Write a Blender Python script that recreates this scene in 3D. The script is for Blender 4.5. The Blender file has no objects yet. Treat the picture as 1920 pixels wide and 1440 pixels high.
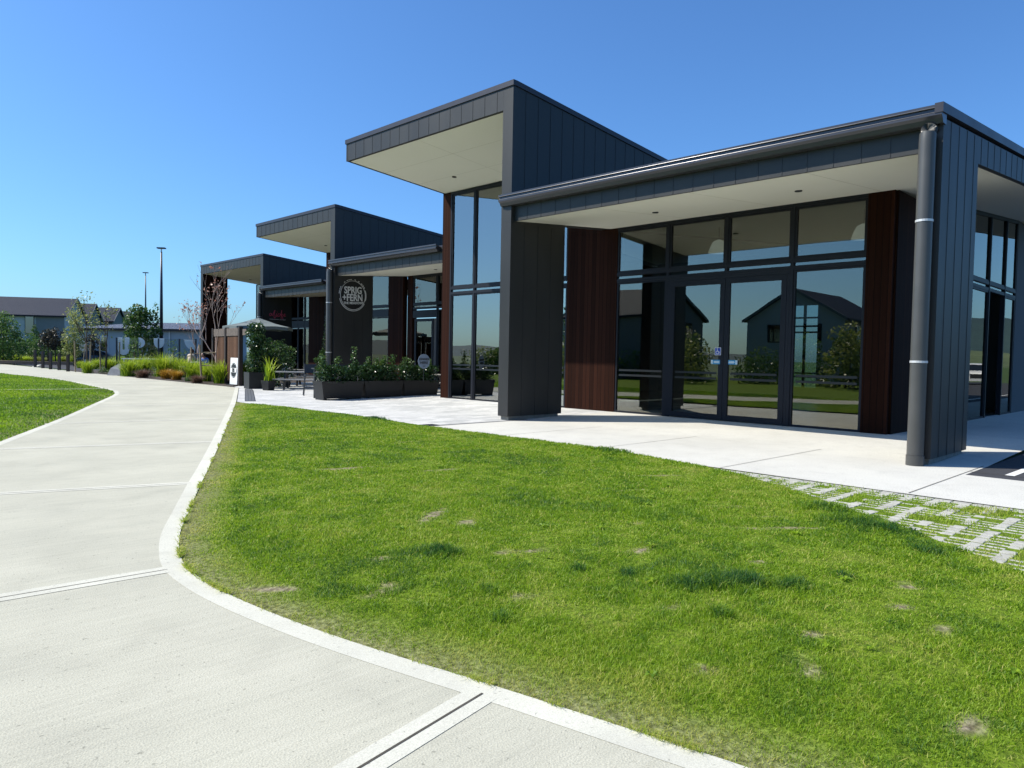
import bpy, bmesh, math, random
import numpy as np
from math import sin, cos, radians, pi
from mathutils import Vector, Matrix
S = bpy.context.scene
COL = S.collection

# ------------------------------------------------------------------ camera
yaw, pitch, roll = radians(44.756), radians(2.1473), radians(1.0711)
f_ = Vector((sin(yaw)*cos(pitch), cos(yaw)*cos(pitch), -sin(pitch)))
r_ = Vector((cos(yaw), -sin(yaw), 0)); u_ = r_.cross(f_)
r2 = r_*cos(roll)+u_*sin(roll); u2 = -r_*sin(roll)+u_*cos(roll)
cam = bpy.data.cameras.new("camera"); camo = bpy.data.objects.new("camera", cam)
cam.sensor_width = 36; cam.lens = 25.709; cam.clip_start = .05; cam.clip_end = 8000
M = Matrix((r2, u2, -f_)).transposed().to_4x4(); M.translation = (0, 0, 1.6)
camo.matrix_world = M; COL.objects.link(camo); S.camera = camo

# ------------------------------------------------------------------ light
SD = Vector((1, -1.1, -1.58)).normalized()          # direction the light travels
elev = math.asin(-SD.z); az = math.atan2(-SD.x, -SD.y)  # azimuth of the sun, clockwise from +Y
W = bpy.data.worlds.new("World"); S.world = W; W.use_nodes = True
nt = W.node_tree; bg = nt.nodes['Background']
sk = nt.nodes.new('ShaderNodeTexSky'); sk.sky_type = 'NISHITA'; sk.sun_disc = False
sk.sun_elevation = elev; sk.sun_rotation = az
sk.air_density = 1.0; sk.dust_density = 1.0; sk.ozone_density = 3.0; sk.altitude = 0
tn = nt.nodes.new('ShaderNodeMix'); tn.data_type = 'RGBA'; tn.blend_type = 'MULTIPLY'; tn.inputs[0].default_value = 1
tn.inputs[7].default_value = (.58, .94, 1.32, 1)                 # deeper, more saturated blue of this clear sky
nt.links.new(sk.outputs[0], tn.inputs[6]); nt.links.new(tn.outputs[2], bg.inputs[0]); bg.inputs[1].default_value = 0.108
sl = bpy.data.lights.new("sun", 'SUN'); sl.energy = 5.0; sl.angle = radians(.5); sl.color = (1, .94, .83)
so = bpy.data.objects.new("sun", sl); so.rotation_euler = (-SD).to_track_quat('Z', 'Y').to_euler(); COL.objects.link(so)
so.location = (0, 0, 30)
S.view_settings.view_transform = 'Standard'; S.view_settings.look = 'None'
S.view_settings.exposure = 0.4; S.view_settings.gamma = 1
S.cycles.transparent_max_bounces = 24

# ------------------------------------------------------------------ helpers
def hexa(v):
    return v
class MB:
    def __init__(s): s.v = []; s.f = []; s.m = []
    def add(s, v, f, mi=0):
        o = len(s.v); s.v += [tuple(p) for p in v]
        for q in f: s.f.append(tuple(i+o for i in q)); s.m.append(mi)
        return s
    def box(s, x0, x1, y0, y1, z0, z1, mi=0):
        return s.add([(x0,y0,z0),(x1,y0,z0),(x1,y1,z0),(x0,y1,z0),(x0,y0,z1),(x1,y0,z1),(x1,y1,z1),(x0,y1,z1)],
                     [(3,2,1,0),(4,5,6,7),(0,1,5,4),(1,2,6,5),(2,3,7,6),(3,0,4,7)], mi)
    def prism(s, prof, a0, a1, ax, mi=0):
        n = len(prof)
        def P(p, a): return {'x': (a, p[0], p[1]), 'y': (p[0], a, p[1]), 'z': (p[0], p[1], a)}[ax]
        v = [P(p, a0) for p in prof]+[P(p, a1) for p in prof]
        ar = sum(prof[i][0]*prof[(i+1) % n][1]-prof[(i+1) % n][0]*prof[i][1] for i in range(n))
        flip = (ar < 0) != (ax == 'y') 
        f = [tuple(range(n))[::-1], tuple(range(n, 2*n))]+[(i, (i+1) % n, n+(i+1) % n, n+i) for i in range(n)]
        if flip: f = [q[::-1] for q in f]
        return s.add(v, f, mi)
    def tube(s, pts, rad, n=8, mi=0, cap=True):
        pts = [Vector(p) for p in pts]
        if not hasattr(rad, '__len__'): rad = [rad]*len(pts)
        o = len(s.v); L = len(pts)
        ref = Vector((0, 0, 1))
        for i, p in enumerate(pts):
            t = (pts[min(i+1, L-1)]-pts[max(i-1, 0)]).normalized()
            rf = ref if abs(t.dot(ref)) < .95 else Vector((1, 0, 0))
            a = t.cross(rf).normalized(); b = t.cross(a)
            for k in range(n):
                w = 2*pi*k/n; s.v.append(tuple(p+(a*cos(w)+b*sin(w))*rad[i]))
        for i in range(L-1):
            for k in range(n):
                s.f.append((o+i*n+k, o+i*n+(k+1) % n, o+(i+1)*n+(k+1) % n, o+(i+1)*n+k)); s.m.append(mi)
        if cap:
            s.f.append(tuple(o+k for k in range(n))[::-1]); s.m.append(mi)
            s.f.append(tuple(o+(L-1)*n+k for k in range(n))); s.m.append(mi)
        return s
    def ball(s, c, r, n=12, m=8, sc=(1, 1, 1), mi=0):
        v = []; f = []
        for i in range(m+1):
            t = pi*i/m
            for k in range(n):
                w = 2*pi*k/n; v.append((c[0]+r*sc[0]*sin(t)*cos(w), c[1]+r*sc[1]*sin(t)*sin(w), c[2]+r*sc[2]*cos(t)))
        for i in range(m):
            for k in range(n): f.append((i*n+k, (i+1)*n+k, (i+1)*n+(k+1) % n, i*n+(k+1) % n))
        return s.add(v, f, mi)
    def obj(s, name, mat, parent=None, smooth=False, bevel=0, loc=None, rz=0, fix=True):
        me = bpy.data.meshes.new(name); me.from_pydata(s.v, [], s.f)
        for m in (mat if isinstance(mat, (list, tuple)) else [mat]): me.materials.append(m)
        me.polygons.foreach_set('material_index', s.m)
        if fix:
            bm = bmesh.new(); bm.from_mesh(me); bmesh.ops.recalc_face_normals(bm, faces=bm.faces); bm.to_mesh(me); bm.free()
        if smooth:
            me.polygons.foreach_set('use_smooth', [True]*len(me.polygons))
        o = bpy.data.objects.new(name, me); COL.objects.link(o)
        if parent: o.parent = parent
        if loc: o.location = loc
        o.rotation_euler.z = rz
        if bevel:
            b = o.modifiers.new('bevel', 'BEVEL'); b.width = bevel; b.segments = 2; b.limit_method = 'ANGLE'
        return o
def tag(o, label=None, cat=None, group=None, kind=None):
    if label: o['label'] = label
    if cat: o['category'] = cat
    if group: o['group'] = group
    if kind: o['kind'] = kind
    return o
def thing(name, label, cat, loc=(0, 0, 0), rz=0, group=None):
    o = bpy.data.objects.new(name, None); COL.objects.link(o); o.empty_display_size = .2
    o.location = loc; o.rotation_euler.z = rz
    return tag(o, label, cat, group)
def copy_tree(o, parent=None):
    c = o.copy(); COL.objects.link(c); c.parent = parent
    for ch in o.children: copy_tree(ch, c)
    return c
def camxy(xp, yp, D):                                # point of the place at forward distance D seen at photo pixel (1920 wide)
    F = 1371.16
    return Vector((0, 0, 1.6))+(f_*F+r2*(xp-960)-u2*(yp-720))*(D/F)
def gnd(xp, yp, z=0):
    F = 1371.16; d = f_*F+r2*(xp-960)-u2*(yp-720)
    return Vector((0, 0, 1.6))+d*((z-1.6)/d.z)

# ------------------------------------------------------------------ materials
def mat(name, col=(.5, .5, .5), rough=.6, metal=0, spec=.5, noise=0, nscale=5, col2=None, bump=0, bscale=None, coord='Object', stretch=None, detail=4, coat=0):
    m = bpy.data.materials.new(name); m.use_nodes = True; t = m.node_tree; p = t.nodes['Principled BSDF']
    p.inputs['Base Color'].default_value = (*col, 1); p.inputs['Roughness'].default_value = rough
    p.inputs['Metallic'].default_value = metal; p.inputs['Specular IOR Level'].default_value = spec
    if coat: p.inputs['Coat Weight'].default_value = coat
    if noise or bump:
        tc = t.nodes.new('ShaderNodeTexCoord'); mp = t.nodes.new('ShaderNodeMapping')
        t.links.new(tc.outputs[coord], mp.inputs[0])
        if stretch: mp.inputs['Scale'].default_value = stretch
    if noise:
        n = t.nodes.new('ShaderNodeTexNoise'); n.inputs['Scale'].default_value = nscale; n.inputs['Detail'].default_value = detail
        t.links.new(mp.outputs[0], n.inputs[0])
        r = t.nodes.new('ShaderNodeValToRGB'); c2 = col2 or tuple(max(0, c*(1-noise)) for c in col)
        r.color_ramp.elements[0].position = .3; r.color_ramp.elements[1].position = .7
        r.color_ramp.elements[0].color = (*c2, 1); r.color_ramp.elements[1].color = (*col, 1)
        t.links.new(n.outputs[0], r.inputs[0]); t.links.new(r.outputs[0], p.inputs['Base Color'])
        rr = t.nodes.new('ShaderNodeMapRange'); rr.inputs['To Min'].default_value = max(0, rough-.08); rr.inputs['To Max'].default_value = min(1, rough+.08)
        t.links.new(n.outputs[0], rr.inputs[0]); t.links.new(rr.outputs[0], p.inputs['Roughness'])
    if bump:
        n2 = t.nodes.new('ShaderNodeTexNoise'); n2.inputs['Scale'].default_value = bscale or nscale*6; n2.inputs['Detail'].default_value = 5
        t.links.new(mp.outputs[0], n2.inputs[0]); b = t.nodes.new('ShaderNodeBump'); b.inputs['Strength'].default_value = bump; b.inputs['Distance'].default_value = .01
        t.links.new(n2.outputs[0], b.inputs['Height']); t.links.new(b.outputs[0], p.inputs['Normal'])
    return m
def leafmat(name, c1, c2, c3=None, trans=.35, rough=.45, spec=.4):
    m = bpy.data.materials.new(name); m.use_nodes = True; t = m.node_tree; p = t.nodes['Principled BSDF']
    a = t.nodes.new('ShaderNodeAttribute'); a.attribute_name = 'tint'
    r = t.nodes.new('ShaderNodeValToRGB'); r.color_ramp.elements[0].color = (*c1, 1); r.color_ramp.elements[1].color = (*c2, 1)
    if c3:
        r.color_ramp.elements[1].position = .5; e = r.color_ramp.elements.new(1.0); e.color = (*c3, 1)
    t.links.new(a.outputs['Fac'], r.inputs[0]); t.links.new(r.outputs[0], p.inputs['Base Color'])
    p.inputs['Roughness'].default_value = rough; p.inputs['Specular IOR Level'].default_value = spec
    tr = t.nodes.new('ShaderNodeBsdfTranslucent'); t.links.new(r.outputs[0], tr.inputs[0])
    mx = t.nodes.new('ShaderNodeMixShader'); mx.inputs[0].default_value = trans
    t.links.new(p.outputs[0], mx.inputs[1]); t.links.new(tr.outputs[0], mx.inputs[2])
    t.links.new(mx.outputs[0], t.nodes['Material Output'].inputs[0])
    return m
def glassmat(name, tint=(.5, .57, .56), refl=.12, gcol=(.92, .88, .78)):
    m = bpy.data.materials.new(name); m.use_nodes = True; t = m.node_tree
    t.nodes.remove(t.nodes['Principled BSDF'])
    tr = t.nodes.new('ShaderNodeBsdfTransparent'); tr.inputs[0].default_value = (*tint, 1)
    gl = t.nodes.new('ShaderNodeBsdfGlossy'); gl.inputs['Roughness'].default_value = 0.0; gl.inputs[0].default_value = (*gcol, 1)
    fr = t.nodes.new('ShaderNodeFresnel'); fr.inputs[0].default_value = 1.5
    mr = t.nodes.new('ShaderNodeMapRange'); mr.inputs['To Min'].default_value = refl; mr.inputs['To Max'].default_value = 1
    t.links.new(fr.outputs[0], mr.inputs[0])
    tc = t.nodes.new('ShaderNodeTexCoord'); nz = t.nodes.new('ShaderNodeTexNoise'); nz.inputs['Scale'].default_value = .7; nz.inputs['Detail'].default_value = 1
    t.links.new(tc.outputs['Object'], nz.inputs[0]); bp = t.nodes.new('ShaderNodeBump'); bp.inputs['Strength'].default_value = .16; bp.inputs['Distance'].default_value = .01
    t.links.new(nz.outputs[0], bp.inputs['Height']); t.links.new(bp.outputs[0], gl.inputs['Normal'])
    mx = t.nodes.new('ShaderNodeMixShader'); t.links.new(mr.outputs[0], mx.inputs[0])
    t.links.new(tr.outputs[0], mx.inputs[1]); t.links.new(gl.outputs[0], mx.inputs[2])
    t.links.new(mx.outputs[0], t.nodes['Material Output'].inputs[0])
    return m
def planks(name, c1, c2, w=.14, axis=1, rough=.55):
    """vertical timber boards: tone per board, grain, dark gaps (pattern in X+Y)"""
    m = bpy.data.materials.new(name); m.use_nodes = True; t = m.node_tree; p = t.nodes['Principled BSDF']; N = t.nodes.new; L = t.links.new
    g = N('ShaderNodeNewGeometry'); sx = N('ShaderNodeSeparateXYZ'); L(g.outputs['Position'], sx.inputs[0])
    ad = N('ShaderNodeMath'); ad.operation = 'ADD'; L(sx.outputs[0], ad.inputs[0]); L(sx.outputs[1], ad.inputs[1])
    dv = N('ShaderNodeMath'); dv.operation = 'DIVIDE'; dv.inputs[1].default_value = w; L(ad.outputs[0], dv.inputs[0])
    fl = N('ShaderNodeMath'); fl.operation = 'FLOOR'; L(dv.outputs[0], fl.inputs[0])
    fr = N('ShaderNodeMath'); fr.operation = 'FRACT'; L(dv.outputs[0], fr.inputs[0])
    wn = N('ShaderNodeTexWhiteNoise'); wn.noise_dimensions = '1D'; L(fl.outputs[0], wn.inputs['W'])
    mp = N('ShaderNodeMapping'); mp.inputs['Scale'].default_value = (30, 30, 1.2); L(g.outputs['Position'], mp.inputs[0])
    nn = N('ShaderNodeTexNoise'); nn.inputs['Scale'].default_value = 1; nn.inputs['Detail'].default_value = 4; L(mp.outputs[0], nn.inputs[0])
    av = N('ShaderNodeMath'); av.operation = 'MULTIPLY_ADD'; av.inputs[1].default_value = .5; L(wn.outputs[0], av.inputs[0])
    h = N('ShaderNodeMath'); h.operation = 'MULTIPLY'; h.inputs[1].default_value = .5; L(nn.outputs[0], h.inputs[0]); L(h.outputs[0], av.inputs[2])
    r = N('ShaderNodeValToRGB'); r.color_ramp.elements[0].color = (*c1, 1); r.color_ramp.elements[1].color = (*c2, 1); r.color_ramp.elements[0].position = .2; r.color_ramp.elements[1].position = .8
    L(av.outputs[0], r.inputs[0])
    gp = N('ShaderNodeMath'); gp.operation = 'GREATER_THAN'; gp.inputs[1].default_value = .07; L(fr.outputs[0], gp.inputs[0])
    mx = N('ShaderNodeMix'); mx.data_type = 'RGBA'; mx.inputs[6].default_value = (.006, .004, .004, 1); L(gp.outputs[0], mx.inputs[0]); L(r.outputs[0], mx.inputs[7])
    L(mx.outputs[2], p.inputs['Base Color']); p.inputs['Roughness'].default_value = .7; p.inputs['Specular IOR Level'].default_value = .06
    b = N('ShaderNodeBump'); b.inputs['Distance'].default_value = .01; L(gp.outputs[0], b.inputs['Height']); L(b.outputs[0], p.inputs['Normal'])
    return m
MT = {}
MT['clad'] = mat('dark_steel_cladding', (.06, .06, .059), .5, .6, .3, noise=.18, nscale=1.1, bump=.35, bscale=1.4, stretch=(1, 1, .35))
MT['clad_mid'] = MT['clad']
MT['seam'] = mat('cladding_seam', (.02, .021, .022), .5)
MT['gutter'] = mat('gutter_steel', (.06, .06, .072), .3, .3, .5, noise=.1, nscale=2)
MT['cap'] = mat('cap_flashing', (.035, .035, .048), .45, .1, .4, noise=.1, nscale=2)
MT['soffit'] = mat('soffit_paint', (.71, .7, .615), .8, noise=.03, nscale=.8)
MT['joint'] = mat('soffit_joint', (.5, .49, .41), .9)
MT['wood'] = planks('stained_timber', (.015, .005, .0025), (.032, .011, .006))
MT['frame'] = mat('window_frame_metal', (.01, .012, .018), .5, 0, .25)
MT['glass'] = glassmat('tinted_window_glass')
MT['glass_tall'] = glassmat('pale_window_glass', (.5, .57, .56), .27, (.86, .88, .85))
MT['inner'] = mat('inner_wall', (.09, .095, .1), .8, noise=.1, nscale=1)
MT['innerc'] = mat('inner_ceiling', (.3, .3, .28), .8, noise=.05, nscale=1)
MT['innerf'] = mat('inner_floor', (.12, .12, .12), .4, noise=.1, nscale=3)
MT['conc'] = mat('plinth_concrete', (.24, .24, .22), .8, noise=.35, nscale=14, bump=.3)
MT['white'] = mat('white_paint', (.78, .78, .76), .5, noise=.03, nscale=3)
MT['stripe'] = mat('black_film', (.008, .01, .012), .4)
MT['pipe'] = mat('downpipe_paint', (.075, .075, .072), .38, .1, .5, noise=.12, nscale=3)
MT['strap'] = mat('galvanised_strap', (.62, .62, .62), .5, .5)
MT['lamp'] = mat('lamp_shade_white_glow', (.7, .7, .66), .4); MT['lamp'].node_tree.nodes['Principled BSDF'].inputs['Emission Color'].default_value = (1, .95, .85, 1); MT['lamp'].node_tree.nodes['Principled BSDF'].inputs['Emission Strength'].default_value = .3  # unlit white shade; faint emission stands in for daylight falling on it
MT['black'] = mat('black_plastic', (.012, .013, .015), .45, noise=.2, nscale=8)
MT['planter'] = mat('planter_plastic', (.009, .0095, .011), .5, noise=.25, nscale=7, bump=.2)
MT['dwood'] = planks('fence_timber', (.06, .032, .02), (.15, .085, .055), w=.075)
MT['stake'] = mat('pale_stake_wood', (.36, .28, .17), .7, noise=.3, nscale=12, bump=.2)
MT['bark'] = mat('grey_bark', (.2, .155, .12), .8, noise=.45, nscale=25, bump=.4)
MT['bark_d'] = mat('dark_bark', (.09, .07, .055), .85, noise=.4, nscale=25, bump=.4)
MT['bark_r'] = mat('pale_reddish_bark', (.42, .31, .27), .7, noise=.35, nscale=25, bump=.3)

# ------------------------------------------------------------------ ground structure
def layered(name, base, dark, light, s1, s2, stretch=None, rough=.85, bump=.25, bs=120, spec=.3, wear=0):
    """mottled surface: broad stains times fine grit"""
    m = bpy.data.materials.new(name); m.use_nodes = True; t = m.node_tree; p = t.nodes['Principled BSDF']; N = t.nodes.new; L = t.links.new
    g = N('ShaderNodeTexCoord'); mp = N('ShaderNodeMapping'); L(g.outputs['Object'], mp.inputs[0])
    a = N('ShaderNodeTexNoise'); a.inputs['Scale'].default_value = s1; a.inputs['Detail'].default_value = 6; L(mp.outputs[0], a.inputs[0])
    mp2 = N('ShaderNodeMapping'); L(g.outputs['Object'], mp2.inputs[0])
    if stretch: mp2.inputs['Scale'].default_value = stretch; mp2.inputs['Rotation'].default_value = (0, 0, radians(-4))
    b = N('ShaderNodeTexNoise'); b.inputs['Scale'].default_value = s2; b.inputs['Detail'].default_value = 6; b.inputs['Roughness'].default_value = .7; L(mp2.outputs[0], b.inputs[0])
    r = N('ShaderNodeValToRGB'); e = r.color_ramp.elements; e[0].position = .28; e[1].position = .72
    e[0].color = (*dark, 1); e[1].color = (*light, 1); k = e.new(.5); k.color = (*base, 1)
    mx = N('ShaderNodeMath'); mx.operation = 'ADD'; L(a.outputs[0], mx.inputs[0]); L(b.outputs[0], mx.inputs[1])
    hf = N('ShaderNodeMath'); hf.operation = 'MULTIPLY'; hf.inputs[1].default_value = .5; L(mx.outputs[0], hf.inputs[0])
    L(hf.outputs[0], r.inputs[0])
    sp = N('ShaderNodeTexNoise'); sp.inputs['Scale'].default_value = bs; sp.inputs['Detail'].default_value = 3; L(mp.outputs[0], sp.inputs[0])
    mr = N('ShaderNodeMapRange'); mr.inputs['From Min'].default_value = .35; mr.inputs['From Max'].default_value = .65; mr.inputs['To Min'].default_value = .86; mr.inputs['To Max'].default_value = 1.08; L(sp.outputs[0], mr.inputs[0])
    mm = N('ShaderNodeMix'); mm.data_type = 'RGBA'; mm.blend_type = 'MULTIPLY'; mm.inputs[0].default_value = 1; L(r.outputs[0], mm.inputs[6]); L(mr.outputs[0], mm.inputs[7])
    out = mm.outputs[2]
    if wear:
        for sc, lo, hi, f0, f1 in ((.33, 1-wear, 1+wear*.3, .35, .6), (2.3, 1-wear*.7, 1.02, .3, .5), (38, .62, 1, .26, .34)):
            q = N('ShaderNodeTexNoise'); q.inputs['Scale'].default_value = sc; q.inputs['Detail'].default_value = 7 if sc < 5 else 2; q.inputs['Distortion'].default_value = .6; L(mp.outputs[0], q.inputs[0])
            w = N('ShaderNodeMapRange'); w.inputs['From Min'].default_value = f0; w.inputs['From Max'].default_value = f1; w.inputs['To Min'].default_value = lo; w.inputs['To Max'].default_value = hi; L(q.outputs[0], w.inputs[0])
            m3 = N('ShaderNodeMix'); m3.data_type = 'RGBA'; m3.blend_type = 'MULTIPLY'; m3.inputs[0].default_value = 1; L(out, m3.inputs[6]); L(w.outputs[0], m3.inputs[7]); out = m3.outputs[2]
    L(out, p.inputs['Base Color']); p.inputs['Roughness'].default_value = rough; p.inputs['Specular IOR Level'].default_value = spec
    bb = N('ShaderNodeBump'); bb.inputs['Strength'].default_value = bump; bb.inputs['Distance'].default_value = .004; L(sp.outputs[0], bb.inputs['Height']); L(bb.outputs[0], p.inputs['Normal'])
    return m
MT['path'] = layered('exposed_path_concrete', (.47, .455, .36), (.385, .375, .3), (.545, .525, .42), .9, 3.0, (.35, 9, 1), bs=110, bump=.8, wear=.07)
MT['band'] = layered('trowelled_path_edge', (.59, .575, .48), (.52, .505, .42), (.63, .615, .52), 1.2, 3, None, bs=160, bump=.1, wear=.1)
MT['groove'] = mat('joint_shadow_gap', (.075, .065, .05), .95, noise=.3, nscale=20)
MT['pave'] = layered('smooth_pavement', (.57, .555, .5), (.52, .505, .45), (.6, .585, .52), .5, 1.4, (1, 1, 1), bs=60, bump=.08, wear=.07)
MT['soil'] = layered('ground_soil_grass', (.055, .1, .02), (.05, .055, .025), (.09, .15, .025), .35, 6, None, bs=30, bump=.6)
MT['bark_bed'] = layered('bed_mulch', (.06, .045, .035), (.03, .022, .018), (.1, .08, .06), 2, 14, None, bs=30, bump=.9)
MT['asphalt'] = layered('asphalt', (.05, .05, .055), (.04, .04, .045), (.065, .065, .07), .7, 9, None, bs=160, bump=.5)

def sheet(name, poly, z, material, kind='structure', thick=0):
    b = MB()
    if thick: b.prism(poly, z-thick, z, 'z')
    else: b.add([(x, y, z) for x, y in poly], [tuple(range(len(poly)))])
    o = b.obj(name, material, fix=bool(thick))
    if not thick and o.data.polygons[0].normal.z < 0: o.data.flip_normals()
    return tag(o, kind=kind)
def ribbon(b, pts, w, z, side=1, mi=0):
    """strip along pts, from the line to distance w on one side (w may be (w0,w1))"""
    w0, w1 = w if hasattr(w, '__len__') else (0, w)
    P = [Vector((x, y)) for x, y in pts]; v = []
    for i, p in enumerate(P):
        t = (P[min(i+1, len(P)-1)]-P[max(i-1, 0)]).normalized(); n = Vector((-t.y, t.x))*side
        v += [(*(p+n*w0), z), (*(p+n*w1), z)]
    b.add(v, [(2*i, 2*i+1, 2*i+3, 2*i+2) for i in range(len(P)-1)], mi)
def up(o):
    bm = bmesh.new(); bm.from_mesh(o.data)
    for f in bm.faces:
        f.normal_update()
        if f.normal.z < 0: f.normal_flip()
    bm.to_mesh(o.data); bm.free(); return o

g = MB(); n = 40; R = 3500
g.add([(R*(-1+2*i/n), R*(-1+2*j/n), -.035) for i in range(n+1) for j in range(n+1)],
      [(i*(n+1)+j, (i+1)*(n+1)+j, (i+1)*(n+1)+j+1, i*(n+1)+j+1) for i in range(n) for j in range(n)])
tag(up(g.obj('ground', MT['soil'], fix=False)), kind='structure')

def smooth_line(pts, k=5):
    out = []
    P = [Vector(p) for p in pts]
    for i in range(len(P)-1):
        p0, p1, p2, p3 = P[max(i-1, 0)], P[i], P[i+1], P[min(i+2, len(P)-1)]
        for j in range(k):
            t = j/k
            out.append(tuple(.5*((2*p1)+(p2-p0)*t+(2*p0-5*p1+4*p2-p3)*t*t+(3*p1-p0-3*p2+p3)*t**3)))
    out.append(tuple(P[-1])); return out
EDGE = smooth_line([(3.6, -4.5), (3.0, -1.0), (2.72, 1.0), (2.58, 1.75), (2.42, 2.52), (2.28, 3.12), (2.16, 3.71), (2.07, 4.37), (2.04, 4.93), (2.08, 5.49), (2.22, 6.0), (2.45, 6.6),
                    (2.83, 7.4), (3.52, 8.84), (4.48, 10.8), (6.98, 16.02), (10.1, 22.6)], 4)
EDGE2 = [(10.1, 22.6), (14.1, 31.3)]
LEFT = smooth_line([(-8, -9), (-2.5, 3.5), (2.54, 14.84), (4.32, 18.84), (6.3, 23.6), (7.95, 27.6), (8.6, 29.6), (8.98, 31.6), (9.28, 35.4), (9.75, 41.6), (9.7, 48.3), (9.3, 55), (9.0, 95)], 4)
path_poly = LEFT[::-1]+[(-8, -9), (3.6, -9)]+EDGE+EDGE2[1:]+[(14.12, 57), (14.4, 71), (14.4, 95)]
sheet('path', path_poly, 0, MT['path'], thick=.12)
b = MB()
ribbon(b, EDGE+EDGE2[1:], .15, .0018, 1)
ribbon(b, LEFT, .15, .0018, -1)
ribbon(b, [(14.1, 31.3), (14.12, 57), (14.4, 71)], .12, .004, 1)
JO = [((-3.5, 1.45), (2.32, 2.5)), ((-2.4, 5.74), (1.95, 5.5)), ((.35, 9.98), (3.45, 8.95)), ((2.05, 13.84), (5.3, 12.84)), ((3.8, 17.8), (7.2, 17.12)), ((5.85, 22.67), (9.5, 21.9)), ((8.4, 28.7), (12.5, 28.14)), ((9.0, 34), (14.0, 33.2)), ((9.6, 40), (14, 39.3)), ((9.7, 46), (14, 45.4))]
for a, c in JO:
    d = (Vector(c)-Vector(a)).normalized()
    a2 = Vector(a)+d*.02; c2 = Vector(c)-d*.0
    ribbon(b, [tuple(a2), tuple(c2)], (.006, .085), .0026, 1); ribbon(b, [tuple(a2), tuple(c2)], (.006, .085), .0026, -1)
tag(up(b.obj('path_edging', MT['band'], fix=False)), kind='structure')
b = MB()
for i, (a, c) in enumerate(JO):
    ribbon(b, [a, c], (-.007 if i < 1 else -.003, .006 if i < 1 else .003), .0042, 1)
tag(up(b.obj('path_joint', MT['groove'], fix=False)), kind='structure')

# pavement along the building, rising a little to the doors
def pavz(x): return .075*max(0, (x-13.5)/3.3) if x < 16.8 else .075
PAVL = [(9.75, -12), (9.8, 3), (9.9, 8), (10.0, 12.9)]
xs = [12.2, 13.5, 14.8, 16.0, 16.8, 17.2]
b = MB()
b.add([(x, y, 0) for x, y in PAVL]+[(12.2, 12.9, 0), (12.2, -12, 0)], [tuple(range(6))])
for i in range(len(xs)-1):
    ylo = 2.87; b.add([(xs[i], ylo, pavz(xs[i])), (xs[i+1], ylo, pavz(xs[i+1])), (xs[i+1], 12.9, pavz(xs[i+1])), (xs[i], 12.9, pavz(xs[i]))], [(0, 1, 2, 3)])
b.add([(17.2, 2.87, .075), (60, 2.87, .075), (60, 5.5, .075), (17.2, 5.5, .075)], [(0, 1, 2, 3)])
tag(up(b.obj('pavement', MT['pave'], fix=False)), kind='structure')
b = MB()
for y in (2.92, 5.5, 8.1, 10.6):
    ribbon(b, [(9.85, y), (12.2, y), (13.5, y)], (-.006, .006), .006)
ribbon(b, [(12.6, 2.9), (12.6, -12)], (-.01, .01), .006)
tag(up(b.obj('pavement_joint', MT['groove'], fix=False)), kind='structure')
# asphalt and its marking at the right
sheet('road', [(12.2, -40), (80, -40), (80, 2.87), (12.2, 2.87)], -.002, MT['asphalt'])
sheet('road_marking', [(12.62, 2.35), (60, 1.2), (60, 1.32), (12.62, 2.47)], .0025, MT['white'])

# paved patio (stone pavers), bed, far verge
def paver_mat():
    m = bpy.data.materials.new('patio_pavers'); m.use_nodes = True; t = m.node_tree; p = t.nodes['Principled BSDF']; N = t.nodes.new; L = t.links.new
    g = N('ShaderNodeTexCoord'); mp = N('ShaderNodeMapping'); L(g.outputs['Object'], mp.inputs[0])
    br = N('ShaderNodeTexBrick'); L(mp.outputs[0], br.inputs[0]); br.inputs['Scale'].default_value = 1
    br.inputs['Brick Width'].default_value = .6; br.inputs['Row Height'].default_value = .3; br.inputs['Mortar Size'].default_value = .005
    br.inputs['Color1'].default_value = (.62, .61, .58, 1); br.inputs['Color2'].default_value = (.44, .44, .42, 1); br.inputs['Mortar'].default_value = (.25, .25, .24, 1)
    n = N('ShaderNodeTexNoise'); n.inputs['Scale'].default_value = 7; n.inputs['Detail'].default_value = 5; L(mp.outputs[0], n.inputs[0])
    mr = N('ShaderNodeMapRange'); mr.inputs['From Min'].default_value = .3; mr.inputs['From Max'].default_value = .7; mr.inputs['To Min'].default_value = .88; mr.inputs['To Max'].default_value = 1.05; L(n.outputs[0], mr.inputs[0])
    mx = N('ShaderNodeMix'); mx.data_type = 'RGBA'; mx.blend_type = 'MULTIPLY'; mx.inputs[0].default_value = 1; L(br.outputs[0], mx.inputs[6]); L(mr.outputs[0], mx.inputs[7])
    L(mx.outputs[2], p.inputs['Base Color']); p.inputs['Roughness'].default_value = .75
    return m
MT['pavers'] = paver_mat()
b = MB()
xs2 = [13.5, 14.8, 16.0, 16.8, 22]
b.add([(10.0, 12.9, 0), (13.5, 12.9, 0), (13.5, 22.6, 0), (10.13, 22.6, 0), (13.5, 29.95, 0)], [(0, 1, 2, 3), (3, 2, 4)])
for i in range(4):
    z0, z1 = pavz(xs2[i]), pavz(xs2[i+1]); b.add([(xs2[i], 12.9, z0), (xs2[i+1], 12.9, z1), (xs2[i+1], 30, z1), (xs2[i], 30, z0)], [(0, 1, 2, 3)])
b.add([(13.52, 30.001, 0), (22, 30.001, .075), (22, 36, .075), (14.3, 33.2, 0), (14.13, 31.3, 0)], [(0, 1, 2, 3, 4)])
tag(up(b.obj('patio', MT['pavers'], fix=False)), kind='structure')
sheet('patio_edge', [(10.0, 12.9), (13.4, 12.9), (13.4, 13.03), (10.0, 13.03)], .005, mat('dark_border_paver', (.2, .2, .2), .8, noise=.2, nscale=6))
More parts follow.
